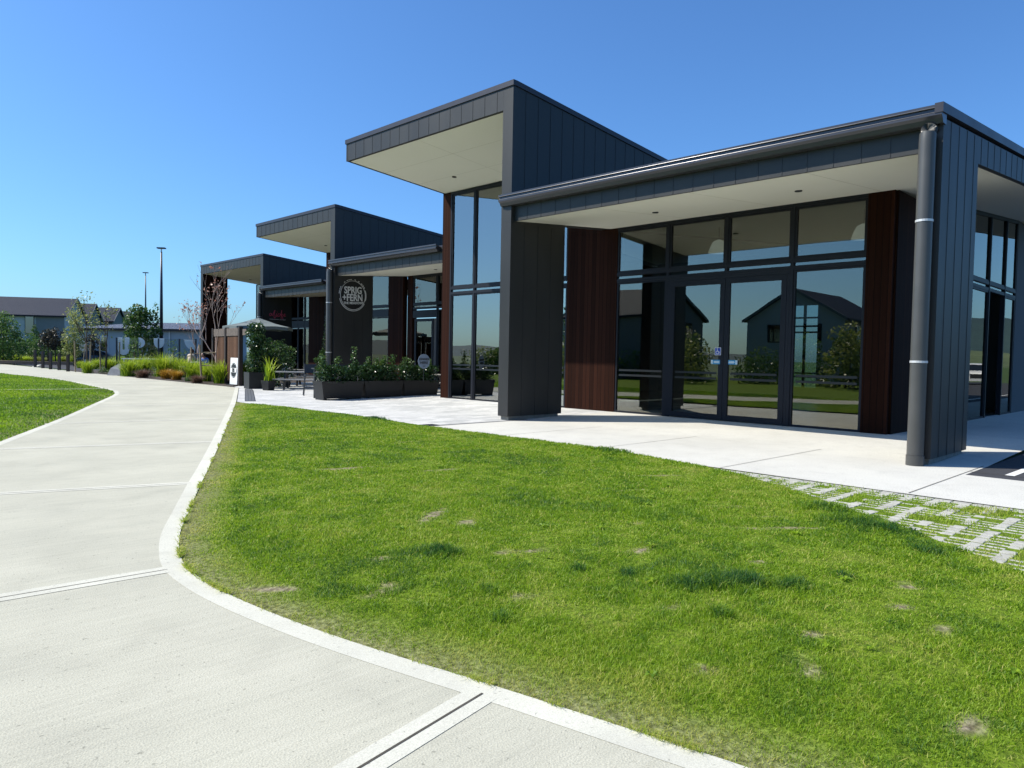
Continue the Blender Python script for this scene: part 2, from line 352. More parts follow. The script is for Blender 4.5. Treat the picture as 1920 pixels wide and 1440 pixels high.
sheet('garden_bed', [(14.15, 32.0), (15.4, 33.8), (22, 36), (30, 40), (32, 60), (14.5, 60), (14.13, 57)], .02, MT['bark_bed'], thick=.1)
sheet('garden_path', [(15.0, 60.5), (40, 60.5), (60, 95), (15.2, 95)], -.01, MT['asphalt'])
b = MB(); ribbon(b, [(14.6, 71), (20, 92)], (-.05, .25), .0)
tag(up(b.obj('kerb', MT['band'], fix=False)), kind='structure')
d1, d2 = Vector((10.9, 24.3)), Vector((13.7, 30.4))
dd = (d2-d1).normalized(); nn = Vector((dd.y, -dd.x))
dr = thing('drain_cover', 'grey slotted channel drain cover in the paving beside the path edge', 'drain')
bb = MB()
p0 = Vector((10.42, 22.75))+nn*.05
for k in range(3):
    q = p0+nn*(.1*k); e1 = q+nn*.088; l = dd*8.3
    bb.add([(*q, .012), (*e1, .012), (*(e1+l), .012), (*(q+l), .012)], [(0, 1, 2, 3)])
up(bb.obj('grate', mat('dark_composite', (.1, .105, .11), .7, noise=.2, nscale=8), dr, fix=False))
bb = MB(); q = p0-nn*.02; e1 = p0+nn*.31; l = dd*8.35
bb.add([(*q, .007), (*e1, .007), (*(e1+l), .007), (*(q+l), .007)], [(0, 1, 2, 3)]); up(bb.obj('frame', MT['black'], dr, fix=False))
gg = MB().box(10.05, 10.55, 12.95, 13.25, .002, .014)
tag(gg.obj('drain_grate', MT['black']), 'small black rectangular drain grate at the lawn edge of the patio', 'drain')

# ------------------------------------------------------------------ lawns
LAWN_R = [(3.6, -4.5)]+EDGE+[(10.15, 18.76), (10.08, 15), (9.97, 12.6), (9.98, 9.7), (9.95, 7.6), (9.8, 6.6), (9.62, 5.9), (9.25, 4.86), (8.62, 3.73), (8.02, 2.89), (7.5, 2.2), (7.05, 1.67), (6.6, 1.13), (5.6, -.6), (4.2, -4.5)]
LAWN_R = EDGE+LAWN_R[len(EDGE)+1:]
LAWN_L = LEFT[3:]+[(-30, 95), (-30, -9)]
def inpoly(P, poly):
    x, y = P[:, 0], P[:, 1]; c = np.zeros(len(P), bool); n = len(poly); j = n-1
    for i in range(n):
        xi, yi = poly[i]; xj, yj = poly[j]
        if yi != yj: c ^= ((yi > y) != (yj > y)) & (x < (xj-xi)*(y-yi)/(yj-yi)+xi)
        j = i
    return c
def distline(P, pts):
    d = np.full(len(P), 1e9)
    for (ax, ay), (bx, by) in zip(pts[:-1], pts[1:]):
        vx, vy = bx-ax, by-ay; L2 = vx*vx+vy*vy+1e-12
        t = np.clip(((P[:, 0]-ax)*vx+(P[:, 1]-ay)*vy)/L2, 0, 1)
        d = np.minimum(d, np.hypot(P[:, 0]-ax-t*vx, P[:, 1]-ay-t*vy))
    return d
rng = np.random.default_rng(7)
def vnoise(P, s, seed):
    r = np.random.default_rng(seed); G = r.random((64, 64)); x = P[:, 0]*s+1000; y = P[:, 1]*s+1000
    i = np.floor(x).astype(int); j = np.floor(y).astype(int); fx = x-i; fy = y-j; fx = fx*fx*(3-2*fx); fy = fy*fy*(3-2*fy)
    g = lambda a, b: G[a % 64, b % 64]
    return (g(i, j)*(1-fx)+g(i+1, j)*fx)*(1-fy)+(g(i, j+1)*(1-fx)+g(i+1, j+1)*fx)*fy
# bare patches (x, y, along, across, angle) and lush clumps (x, y, r)
BARE = [(6.6, 3.05, .42, .045, -.75), (6.95, 3.4, .18, .03, -.7), (7.3, 3.75, .25, .03, -.75), (4.25, 3.97, .2, .045, -.2), (4.0, 4.12, .1, .035, .4), (5.5, 5.45, .22, .035, .1), (4.4, 5.5, .3, .05, .6), (4.5, 5.1, .13, .05, .4), (2.85, 4.05, .13, .045, .3),
        (3.9, 2.46, .11, .03, .2), (7.1, 5.04, .22, .035, -.4), (5.3, 8.6, .35, .07, -.3), (3.7, 1.55, .12, .04, .7), (5.7, 4.0, .16, .035, .4), (2.3, 4.6, .14, .05, -.9), (5.56, 1.64, .09, .035, .3), (3.6, .8, .1, .05, .2), (4.9, 3.4, .16, .03, .3),
        (4.1, 1.7, .08, .03, .9), (3.2, 4.6, .07, .03, .5), (6.3, 7.6, .2, .04, -.3), (8.2, 5.6, .25, .04, -.6), (5.0, 1.5, .07, .03, 0), (7.9, 10.5, .3, .07, -.3), (3.35, 3.3, .06, .03, 0), (4.75, 1.2, .1, .03, .5), (3.3, 1.9, .07, .025, 1), (5.3, 2.6, .08, .025, .2)]
LUSH = [(4.53, 2.54, .2), (4.72, 2.4, .14), (4.35, 2.66, .13), (4.87, 2.17, .12), (4.26, 3.1, .08), (9.85, 7.35, .45), (3.6, 4.4, .16), (3.27, 3.5, .09), (9.9, 14.5, .3), (8.9, 20.5, .5), (7.4, 2.6, .3), (7.9, 3.1, .25), (6.8, 1.8, .25), (4.0, 2.2, .06), (5.4, 2.0, .07), (3.0, 3.1, .06), (4.1, 3.4, .06), (3.5, 2.6, .05)]
def bareness(P):
    v = np.zeros(len(P))
    wob = .9*(vnoise(P, 7, 3)-.5)+1.1*(vnoise(P, 19, 4)-.5)+.6*(vnoise(P, 45, 6)-.5)
    for x, y, a, c, an in BARE:
        dx, dy = P[:, 0]-x, P[:, 1]-y; s, k = sin(an), cos(an)
        q = np.sqrt(((dx*k+dy*s)/a)**2+((-dx*s+dy*k)/c)**2)+wob
        v = np.maximum(v, np.clip(1.5-q, 0, 1))
    return v
def lushness(P):
    v = np.zeros(len(P))
    for x, y, r in LUSH:
        q = np.hypot(P[:, 0]-x, P[:, 1]-y)/r+.9*(vnoise(P, 7, 5)-.5)+.8*(vnoise(P, 17, 8)-.5); v = np.maximum(v, np.clip(1.35-q, 0, 1))
    return v
ALL_EDGE = EDGE
def lawnz(P, edge):
    d = distline(P, edge); t = np.clip(d/1.4, 0, 1); return .055*t*t*(3-2*t)*(.7+.6*vnoise(P, .6, 9))-.008
def grid_sheet(name, poly, edge, x0, x1, y0, y1, st, m, zf):
    from mathutils.geometry import delaunay_2d_cdt
    X, Y = np.meshgrid(np.arange(x0, x1, st), np.arange(y0, y1, st)); P = np.c_[X.ravel(), Y.ravel()]
    P = P[inpoly(P, poly)]; P = P[distline(P, poly+[poly[0]]) > st*.4]
    n = len(poly); pts = [Vector(p) for p in poly]+[Vector(p) for p in P]
    v, e, f, *_ = delaunay_2d_cdt(pts, [], [tuple(range(n))], 2, 1e-5)
    A = np.array([tuple(p) for p in v]); z = zf(A)
    me = bpy.data.meshes.new(name); me.from_pydata([(a[0], a[1], zz) for a, zz in zip(A, z)], [], f); me.materials.append(m)
    at = me.attributes.new('bare', 'FLOAT', 'POINT'); at.data.foreach_set('value', np.maximum(bareness(A), .6*np.clip(1-distline(A, edge)/.4, 0, 1)))
    me.polygons.foreach_set('use_smooth', [True]*len(me.polygons))
    o = bpy.data.objects.new(name, me); COL.objects.link(o); up(o); return tag(o, kind='structure')
def lawn_mat():
    m = bpy.data.materials.new('lawn_soil'); m.use_nodes = True; t = m.node_tree; p = t.nodes['Principled BSDF']; N = t.nodes.new; L = t.links.new
    a = N('ShaderNodeAttribute'); a.attribute_name = 'bare'; tc = N('ShaderNodeTexCoord')
    n = N('ShaderNodeTexNoise'); n.inputs['Scale'].default_value = 25; n.inputs['Detail'].default_value = 6; L(tc.outputs['Object'], n.inputs[0])
    r1 = N('ShaderNodeValToRGB'); r1.color_ramp.elements[0].color = (.07, .11, .012, 1); r1.color_ramp.elements[1].color = (.16, .24, .02, 1); r1.color_ramp.elements[0].position = .35; r1.color_ramp.elements[1].position = .65
    r2 = N('ShaderNodeValToRGB'); r2.color_ramp.elements[0].color = (.12, .095, .06, 1); r2.color_ramp.elements[1].color = (.36, .3, .22, 1); r2.color_ramp.elements[0].position = .35; r2.color_ramp.elements[1].position = .65
    L(n.outputs[0], r1.inputs[0]); L(n.outputs[0], r2.inputs[0])
    mx = N('ShaderNodeMix'); mx.data_type = 'RGBA'; L(a.outputs['Fac'], mx.inputs[0]); L(r1.outputs[0], mx.inputs[6]); L(r2.outputs[0], mx.inputs[7]); L(mx.outputs[2], p.inputs['Base Color'])
    p.inputs['Roughness'].default_value = 1; p.inputs['Specular IOR Level'].default_value = .1
    bb = N('ShaderNodeBump'); bb.inputs['Distance'].default_value = .02; L(n.outputs[0], bb.inputs['Height']); L(bb.outputs[0], p.inputs['Normal'])
    return m
MT['lawn'] = lawn_mat()
grid_sheet('lawn', LAWN_R, EDGE, 1.9, 10.4, -4.4, 22.8, .1, MT['lawn'], lambda A: lawnz(A, EDGE))
grid_sheet('lawn_left', LAWN_L, LEFT, -30, 10.5, -9, 95, 1.0, MT['lawn'], lambda A: lawnz(A, LEFT))

MT['blade'] = leafmat('grass_blade', (.045, .14, .03), (.265, .42, .012), (.54, .52, .13), trans=.5, rough=.5, spec=.35)
def blades(name, P, zb, h, w, tint, lean=.5, label=None, seed=1):
    """every blade a bent pair of triangles"""
    r = np.random.default_rng(seed); n = len(P); a = r.random(n)*2*pi; ln = (r.random(n)**.7)*lean*h*1.6; d = r.random(n)*2*pi
    bx, by = np.cos(a)*w/2, np.sin(a)*w/2; tx, ty = np.cos(d)*ln, np.sin(d)*ln
    V = np.empty((n, 5, 3))
    V[:, 0] = np.c_[P[:, 0]-bx, P[:, 1]-by, zb]; V[:, 1] = np.c_[P[:, 0]+bx, P[:, 1]+by, zb]
    mx, my, mz = P[:, 0]+tx*.35, P[:, 1]+ty*.35, zb+h*.6
    V[:, 2] = np.c_[mx+bx*.75, my+by*.75, mz]; V[:, 3] = np.c_[mx-bx*.75, my-by*.75, mz]
    V[:, 4] = np.c_[P[:, 0]+tx, P[:, 1]+ty, zb+h*(1-.25*lean)]
    me = bpy.data.meshes.new(name); o5 = np.arange(n)*5
    idx = np.stack([o5, o5+1, o5+2, o5+3, o5+3, o5+2, o5+4], 1).ravel()
    me.vertices.add(5*n); me.vertices.foreach_set('co', V.ravel())
    me.loops.add(7*n); me.loops.foreach_set('vertex_index', idx.astype(np.int32))
    st = np.stack([np.arange(n)*7, np.arange(n)*7+4], 1).ravel(); me.polygons.add(2*n); me.polygons.foreach_set('loop_start', st.astype(np.int32))
    me.update(calc_edges=True)
    at = me.attributes.new('tint', 'FLOAT', 'POINT'); at.data.foreach_set('value', np.repeat(np.clip(tint, 0, 1), 5))
    me.materials.append(MT['blade']); ob = bpy.data.objects.new(name, me); COL.objects.link(ob)
    return tag(ob, label, 'grass', kind='stuff')
def scatter(poly, x0, x1, y0, y1, dens, seed, far=.12):
    """points thinned with the distance from the viewer's spot"""
    r = np.random.default_rng(seed); A = (x1-x0)*(y1-y0); n = int(A*dens); P = np.c_[x0+r.random(n)*(x1-x0), y0+r.random(n)*(y1-y0)]
    D = np.hypot(P[:, 0], P[:, 1]); k = r.random(n) < np.clip((3.6/np.maximum(D, .1))**1.35, far*.1, 1)
    P = P[k]; return P[inpoly(P, poly)]
P = scatter(LAWN_R, 1.9, 10.4, -1.5, 22.8, 17000, 11)
# keep only what the visible wedge and its surroundings need
P = P[(P[:, 1] > -.8)]
ba, lu, de = bareness(P), lushness(P), distline(P, EDGE)
k = rng.random(len(P)) > ba*.9; P, ba, lu, de = P[k], ba[k], lu[k], de[k]
edge = np.clip(1-(de-.02)/(.3+.18*vnoise(P, 2.2, 21)), 0, 1)**.6
k = rng.random(len(P)) > edge*.45; P, ba, lu, de, edge = P[k], ba[k], lu[k], de[k], edge[k]
D = np.hypot(P[:, 0], P[:, 1])
hh = (.02+.021*rng.random(len(P)))*(1-.55*edge)*(1+1.3*lu)*(.75+.6*vnoise(P, 1.3, 31))*(1-.5*ba)
ww = (.0028+.0012*rng.random(len(P)))*np.clip(D/3.6, 1, 4)
thin = np.clip((vnoise(P, 1.7, 44)*.5+vnoise(P, 5, 45)*.5-.56)*5, 0, 1)
tt = .41+.3*(vnoise(P, .9, 41)-.5)+.32*(vnoise(P, 3.5, 42)-.5)+.26*(vnoise(P, 11, 43)-.5)+.36*(rng.random(len(P))-.5)+.4*edge+.3*ba+.2*thin-.33*lu
tt += (rng.random(len(P)) < .07)*.4
k = rng.random(len(P)) > .45*thin; P, hh, ww, tt = P[k], (hh*(1-.35*thin))[k], ww[k], tt[k]
blades('grass', P, lawnz(P, EDGE)-.003, hh, ww, tt, .75, 'mown green lawn in front of the dark building', 5)
P = scatter(LAWN_L, -8, 9.9, 9, 60, 5000, 12)
ang = np.arctan2(P[:, 0], P[:, 1]); P = P[(ang > radians(4))]
D = np.hypot(P[:, 0], P[:, 1]); de = distline(P, LEFT)
tt = .34+.3*(vnoise(P, .5, 51)-.5)+.3*(vnoise(P, 2.5, 52)-.5)+.3*(rng.random(len(P))-.5)
blades('grass', P, lawnz(P, LEFT)-.003, .035+.03*rng.random(len(P)), .004*np.clip(D/4, 1, 6), tt, .7, 'mown lawn on the far left side of the path', 6)
b = MB(); ribbon(b, [(-6, 32.6), (9.0, 31.0)], (-.06, .06), .075)
tag(up(b.obj('lawn_edging', MT['band'], fix=False)), kind='structure')

# stray blades, clippings and broad leaved weeds
g_ = np.random.default_rng(91)
ed = np.array(EDGE+[(10.15, 18.76), (10.08, 15), (9.97, 12.6), (9.98, 9.7), (9.95, 7.6)]); n = 9000
k = g_.integers(0, len(EDGE)-1, n); f = g_.random(n)[:, None]; Q = ed[k]*(1-f)+ed[k+1]*f+g_.normal(0, .01, (n, 2)); m_ = (vnoise(Q, 5, 71) > .66) | (g_.random(n) < .06); Q = Q[m_]
D = np.hypot(Q[:, 0], Q[:, 1]); blades('grass', Q, np.full(len(Q), .0), .02+.03*g_.random(len(Q)), .003*np.clip(D/3.6, 1, 4), .5+.5*g_.random(len(Q)), 1.3, 'ragged grass tips leaning over the edge of the path', 14)
n = 5000; Q = np.c_[g_.uniform(1.9, 9.5, n), g_.uniform(.3, 12, n)]; Q = Q[inpoly(Q, LAWN_R)]; D = np.hypot(Q[:, 0], Q[:, 1]); Q = Q[g_.random(len(Q)) < np.clip(5/D, 0, 1)]; D = np.hypot(Q[:, 0], Q[:, 1])
blades('grass', Q, lawnz(Q, EDGE)+.012, .022+.02*g_.random(len(Q)), .003*np.clip(D/3.6, 1, 3), .9+.1*g_.random(len(Q)), 2.6, 'dry straw coloured clippings lying in the lawn', 15)
n = 70; Q = np.c_[g_.uniform(2.3, 8, n), g_.uniform(.6, 8, n)]; Q = Q[inpoly(Q, LAWN_R)]; Q = Q[distline(Q, EDGE) > .3]; V = []; F = []; T = []
zz = lawnz(Q, EDGE)
for (x, y), z in zip(Q, zz):
    a0 = g_.random()*6.28; nl = g_.integers(5, 9); L_ = g_.uniform(.03, .07)
    for i in range(nl):
        a = a0+i*6.28/nl+g_.normal(0, .15); c, s_ = cos(a), sin(a); l = L_*g_.uniform(.7, 1.1); w = l*.22; o = len(V)
        V += [(x, y, z+.012), (x+c*l*.5-s_*w, y+s_*l*.5+c*w, z+.03), (x+c*l, y+s_*l, z+.02), (x+c*l*.5+s_*w, y+s_*l*.5-c*w, z+.03)]; F.append((o, o+1, o+2, o+3)); T += [g_.uniform(.2, .6)]*4
me = bpy.data.meshes.new('weeds'); me.from_pydata(V, [], F); at = me.attributes.new('tint', 'FLOAT', 'POINT'); at.data.foreach_set('value', T); me.materials.append(MT['blade'])
o = bpy.data.objects.new('weeds', me); COL.objects.link(o); tag(o, 'small flat broad leaved weeds scattered in the lawn', 'weeds', kind='stuff')

# turf paver strip: concrete lattice with grass in the cells
TURF = [(9.8, 6.6), (9.62, 5.9), (9.25, 4.86), (8.62, 3.73), (8.02, 2.89), (7.5, 2.2), (7.05, 1.67), (6.6, 1.13), (5.6, -.6), (4.2, -4.5), (9.74, -4.5), (9.85, 3), (9.92, 8), (9.86, 9.8)]
sheet('turf_soil', TURF, -.012, MT['lawn'])
tb = MB(); r = random.Random(3)
y = -4.3
while y < 9.6:
    xx = 4.4
    while xx < 9.62:
        q = np.array([[xx+.06, y+.03]]); ok = inpoly(q, TURF)[0] and distline(q, TURF[:10])[0] > .05; cov = vnoise(q, 2.6, 61)[0]
        if ok:
            z = r.uniform(-.007, .0)
            if r.random() < (.93 if cov < .7 else .45): w = r.uniform(.048, .062); o_ = r.uniform(-.007, .007); tb.box(xx+r.uniform(.006, .02), xx+r.uniform(.108, .122), y-w+o_, y+w+o_, -.05, z)
            if r.random() < (.92 if cov < .68 else .4): h_ = r.uniform(.02, .027); c_ = xx+.065+r.uniform(-.008, .008); tb.box(c_-h_, c_+h_, y+.05, y+.235, -.05, z-.005)
        xx += .13
    y += .285
# straight border course against the pavement
yy = -4.4
while yy < 9.7:
    tb.box(9.62+.0, 9.745+.02*(yy > 3)+.01, yy+.005, yy+.195, -.05, -.001); yy += .2
o = tb.obj('turf_pavers', layered('turf_paver_concrete', (.42, .41, .36), (.27, .26, .22), (.54, .53, .47), 3, 22, None, bs=80, bump=.5), bevel=.008); tag(o, kind='structure')
P = scatter(TURF, 4, 9.7, -1, 9.6, 9000, 13)
fy = (P[:, 1]+4.3+.045) % .285; cl = vnoise(P, 2.6, 61); k = (fy > .115) | (rng.random(len(P)) < np.where(cl > .68, .7, .03)); P = P[k]; cl = cl[k]; k = rng.random(len(P)) < np.clip(.12+cl*.7, 0, 1); P = P[k]; cl = cl[k]
D = np.hypot(P[:, 0], P[:, 1])
blades('grass', P, np.full(len(P), -.012), (.012+.03*rng.random(len(P)))*(.5+1.2*cl), .003*np.clip(D/3.6, 1, 4), .6+.5*(vnoise(P, 2, 62)-.5)+.4*(rng.random(len(P))-.5), .8, 'olive grass growing through the concrete turf pavers', 8)
# ------------------------------------------------------------------ the buildings
def pane_part(parent, name, axis, at, a0, a1, z0, z1, fr=.05, stripes=False, depth=.08, glass='glass', top=None):
    """window part: frame with a pane (sub-part); axis 'x' = pane in a plane of constant X running along Y"""
    if z1-z0 < .2: fr = .008
    if glass == 'glass' and axis == 'x' and name == 'window' and a0 > 14.6 and at < 17: glass = 'glass_tall'
    b = MB()
    def bar(u0, u1, w0, w1):
        if axis == 'x': b.box(at-depth/2, at+depth/2, u0, u1, w0, w1)
        else: b.box(u0, u1, at-depth/2, at+depth/2, w0, w1)
    bar(a0, a0+fr, z0, z1); bar(a1-fr, a1, z0, z1); bar(a0+fr, a1-fr, z0, z0+fr); bar(a0+fr, a1-fr, z1-fr, z1)
    w = b.obj(name, MT['frame'], parent)
    g = MB()
    if axis == 'x': g.box(at-.005, at+.005, a0+fr, a1-fr, z0+fr, z1-fr)
    else: g.box(a0+fr, a1-fr, at-.005, at+.005, z0+fr, z1-fr)
    g.obj('pane', MT[glass], w)
    if stripes:
        s = MB()
        for zz in (1.11, 1.25):
            if axis == 'x': s.box(at-.009, at-.006, a0+fr+.06, a1-fr-.06, zz, zz+.055)
            else: s.box(a0+fr+.06, a1-fr-.06, at-.009, at-.006, zz, zz+.055)
        s.obj('film_stripe', MT['stripe'], w)
    return w
def seams_x(b, x, y0, y1, z0, z1, step, mi=1, sgn=-1):
    y = y0+step*.5
    while y < y1-.05: b.box(x+sgn*.007, x+sgn*.001, y-.006, y+.006, z0, z1, mi); y += step

def building(name, label, X0, XG, yl, yf, yt, zg, zt, zs, kx, near=False, far_fin=False, XR=34, head=5.22, sc=1.0):
    """one unit: low canopy yl..yf, dividing wall (fin) yf..yf+.35, tall canopy to yt"""
    t = thing(name, label, 'building', (X0, yf, 0))
    def ob(b, n, m, par=None, **k):
        o = b.obj(n, m, par or t, **k)
        if par is None: o.location = (-X0, -yf, 0)
        return o
    LS, TS = .085, -.09
    low = lambda x: zs+LS*(x-X0-.12)             # low soffit
    lt = lambda x: zg-.03+LS*(x-X0-.1)           # low roof top
    tt = lambda x: zt+TS*(x-X0)                  # tall roof top
    ts = lambda x: zt-.67+TS*(x-X0-.1)           # tall soffit
    FW = .35; gy1 = yf+.32; gy0 = yl-(.02 if near else -.68)
    # gutter
    b = MB(); G = X0-.14
    prof = [(G, zg), (G, zg-.04), (G+.03, zg-.05), (G+.03, zg-.1), (G, zg-.115), (G, zg-.16), (G+.05, zg-.2), (G+.09, zg-.27), (X0+.115, zg-.27), (X0+.115, zg-.1), (G+.03, zg-.03), (G+.025, zg)]
    b.prism(prof, gy0, gy1, 'y')
    for zz in (zg-.045, zg-.12): b.tube([(G+.004, gy0, zz), (G+.004, gy1, zz)], .008, 8)
    gt = ob(b, 'gutter', MT['gutter'])
    # low canopy
    b = MB(); b.prism([(X0+.12, zs), (X0+.17, zs), (X0+.17, zg-.08), (X0+.12, zg-.08)], yl+(.1 if near else 0), yf-.002, 'y'); seams_x(b, X0+.12, yl+.1, yf-.1, zs+.003, zg-.28, .46)
    ob(b, 'fascia', [MT['clad'], MT['seam']])
    b = MB(); b.prism([(X0+.172, low(X0+.172)), (XR, low(XR)), (XR, low(XR)+.05), (X0+.172, low(X0+.172)+.05)], yl+.1, yf-.003, 'y')
    so = ob(b, 'soffit', MT['soffit'])
    for yy in np.arange(yl+2.2, yf-1, 2.4):
        b = MB(); b.prism([(X0+.2, low(X0+.2)-.002), (XG, low(XG)-.002), (XG, low(XG)-.0005), (X0+.2, low(X0+.2)-.0005)], yy, yy+.012, 'y'); b.obj('soffit_joint', MT['joint'], so)
    b = MB(); b.prism([(X0+.12, zg-.078), (XR, lt(XR)-.22), (XR, lt(XR)), (X0+.12, lt(X0+.12))], yl+.09, yf-.004, 'y'); ob(b, 'roof', MT['cap'])
    for (yy, xx) in ((yl+3.2, X0+2.1), (yl+6.7, X0+2.1)) if yf-yl > 8.5 else ((yl+3.6, X0+2.2),):
        l = MB().tube([(xx, yy, low(xx)-.02), (xx, yy, low(xx)+.02)], .075, 16); ob(l, 'downlight', MT['black'])
    # dividing wall and pier
    X1 = X0+(zt-zs-.3)/.175; b = MB(); b.prism([(X0, low(X0)), (X1, low(X1)), (X1, tt(X1)-.13), (X0, tt(X0)-.13)], yf, yf+FW, 'y')
    x = X0+.45
    while x < X0+9: b.box(x-.005, x+.005, yf-.007, yf-.001, lt(x)+.02, max(lt(x)+.03, tt(x)-.15), 1); x += .46
    ob(b, 'side_wall', [MT['clad'], MT['seam']])
    b = MB(); PZ = low(X0)-.002
    b.prism([(X0, .1), (X0+2.02, .1), (X0+2.02, low(X0+2.02)-.002), (X0, PZ)], yf, yf+FW, 'y')
    for k in range(4): xx = X0+.5*(k+1)-.02; b.box(xx-.005, xx+.005, yf-.007, yf-.001, .1, PZ, 1) if xx < X0+2 else None
    ob(b, 'pier', [MT['clad'], MT['seam']])
    ob(MB().box(X0+.07, X0+1.93, yf+.04, yf+FW-.04, -.05, .0995), 'plinth', MT['conc'])
    # tall canopy
    b = MB(); b.prism([(X0, zt-.67), (X0+.1, zt-.67), (X0+.1, zt-.12), (X0, zt-.12)], yf+FW+.002, yt, 'y'); seams_x(b, X0, yf+FW+.0, yt, zt-.667, zt-.15, .46)
    ob(b, 'tall_fascia', [MT['clad'], MT['seam']])
    b = MB(); b.prism([(X0-.03, zt-.13), (X0+.1, zt-.13), (X0+.1, zt+.0), (X0-.03, zt+.0)], yf-.03, yt+.03, 'y')
    XC = X0+16
    b.prism([(X0+.101, zt-.13), (XC, tt(XC)-.13), (XC, tt(XC)), (X0+.101, zt)], yf-.03, yf+.12, 'y')
    b.prism([(X0+.101, zt-.13), (XC, tt(XC)-.13), (XC, tt(XC)), (X0+.101, zt)], yt-.12, yt+.03, 'y')
    ob(b, 'cap_flashing', MT['cap'])
    xe = X0+5.5
    b = MB(); b.prism([(X0+.102, ts(X0+.1)), (XR-8, ts(XR-8)), (XR-8, ts(XR-8)+.05), (X0+.102, ts(X0+.1)+.05)], yf+FW+.003, yt-.1, 'y')
    so = ob(b, 'tall_soffit', MT['soffit'])
    b = MB(); ym = (yf+FW+yt)/2
    b.prism([(X0+.15, ts(X0+.15)-.002), (XG, ts(XG)-.002), (XG, ts(XG)-.0005), (X0+.15, ts(X0+.15)-.0005)], ym, ym+.01, 'y')
    for xx in (X0+1.4, X0+2.8): b.prism([(xx, ts(xx)-.002), (xx+.01, ts(xx+.01)-.002), (xx+.01, ts(xx)-.0005), (xx, ts(xx)-.0005)], yf+FW+.01, yt-.11, 'y')
    b.obj('soffit_joint', MT['joint'], so)
    b = MB(); b.prism([(X0+.102, ts(X0+.1)+.052), (XR-8, ts(XR-8)+.052), (XR-8, tt(XR-8)-.02), (X0+.102, zt-.02)], yf+FW+.004, yt-.11, 'y'); ob(b, 'tall_roof', MT['cap'])
    b = MB(); b.prism([(X0+.102, ts(X0+.1)-.003), (XR-8, ts(XR-8)-.003), (XR-8, tt(XR-8)-.1), (X0+.102, zt-.1)], yt-.1, yt, 'y'); ob(b, 'tall_side_fascia', MT['cap'])
    xx, yy = X0+2.9, yt-1.9
    ob(MB().tube([(xx, yy, ts(xx)-.02), (xx, yy, ts(xx)+.02)], .075, 16), 'downlight', MT['black'])
    if far_fin:
        b = MB(); b.prism([(X0+.052, .1), (X0+1.85, .1), (X0+1.85, ts(X0+1.85)-.004), (X0+.052, ts(X0+.1)-.008)], yt-.35, yt-.002, 'y'); ob(b, 'side_fin', MT['wood'])
        b = MB().box(X0-.005, X0+.05, yt-.36, yt, .1, zt-.672); ob(b, 'fin_edge', MT['clad'])
    # glass wall
    zb = .075 if near else .06
    tops = ts(XG)-.002
    for n, (k, a0, a1, z0, z1, st) in enumerate(kx):
        if k == 'wood':
            o = ob(MB().box(XG-.06, XG+.2, a0, a1, z0, z1), 'timber_wall', MT['wood'])
        elif k == 'win':
            w = pane_part(t, 'window', 'x', XG, a0, a1, z0, z1 if z1 < 90 else tops, stripes=st); w.location = (-X0, -yf, 0)
        elif k == 'door':
            w = pane_part(t, 'door', 'x', XG-.03, a0, a1, z0, z1, fr=.13, stripes=st, depth=.07); w.location = (-X0, -yf, 0)
        elif k == 'bar':
            o = ob(MB().box(XG-.06, XG+.04, a0, a1, z0, z1), 'mullion', MT['frame'])
        elif k == 'solid':
            o = ob(MB().box(XG-.03, XG+.1, a0, a1, z0, z1), 'dark_wall', MT['inner'])
    # rooms behind
    b = MB(); b.box(XG+.25, XR, yl+.2, yt-.12, .0, .06); ob(b, 'floor', MT['innerf'])
    return t, ob, low, ts, tt, lt

def bay(y0, y1, z0, zt_, tall=False, st=True):
    return [('win', y0, y1, z0, 3.75, st), ('win', y0, y1, 3.84, 3.93, False), ('win', y0, y1, 4.02, zt_, False)]
def bars(y0, y1): return [('bar', y0, y1, 3.752, 3.838, 0), ('bar', y0, y1, 3.932, 4.018, 0)]
# ---- near unit
lowG = 4.96+.085*(16.8-12.87)
kx = [('wood', 5.45, 5.99, .0, lowG-.003, 0), ('wood', 12.75, 14.6, .0, lowG-.003, 0), ('wood', 20.12, 20.55, .0, 8.39-.67-.09*3.95-.003, 0)]
kx += [('wood', 13.36, 14.6, lowG-.002, 7.355, 0)]
HG = lowG-.09
for a0, a1 in ((6.0, 7.61), (11.1, 12.74)): kx += bay(a0, a1, .075, HG)
for a0, a1 in ((7.69, 9.31), (9.39, 11.02)): kx += [('win', a0, a1, 3.84, 3.93, False), ('win', a0, a1, 4.02, HG, False)]
kx += [('door', 7.76, 9.345, .1, 3.66, True), ('door', 9.355, 10.95, .1, 3.66, True)]
kx += [('bar', 7.612, 7.688, .06, HG, 0), ('bar', 11.022, 11.098, .06, HG, 0), ('bar', 9.312, 9.388, 3.752, HG, 0), ('bar', 7.69, 11.02, 3.665, 3.75, 0), ('bar', 7.69, 7.755, .06, 3.66, 0), ('bar', 10.955, 11.02, .06, 3.66, 0), ('bar', 5.992, 12.745, HG+.002, lowG-.003, 0)]
for a0, a1 in ((6.0, 7.61), (7.69, 9.31), (9.39, 11.02), (11.1, 12.74)): kx += bars(a0, a1)
for a0, a1 in ((14.62, 16.85), (16.93, 18.8), (18.88, 20.05)):
    kx += bay(a0, a1, .075, 7.355-.09); kx += bars(a0, a1)
kx += [('bar', 16.852, 16.928, .06, 7.26, 0), ('bar', 18.802, 18.878, .06, 7.26, 0), ('bar', 20.052, 20.118, .06, 7.355, 0), ('bar', 14.62, 20.05, 7.267, 7.352, 0)]
nb, ob, low, ts, tt, lt = building('shop_building', 'nearest dark clad building with double glass doors under a wide canopy', 12.75, 16.8, 3.5, 13.0, 20.56, 5.6, 8.39, 4.96, kx, near=True, XR=40)
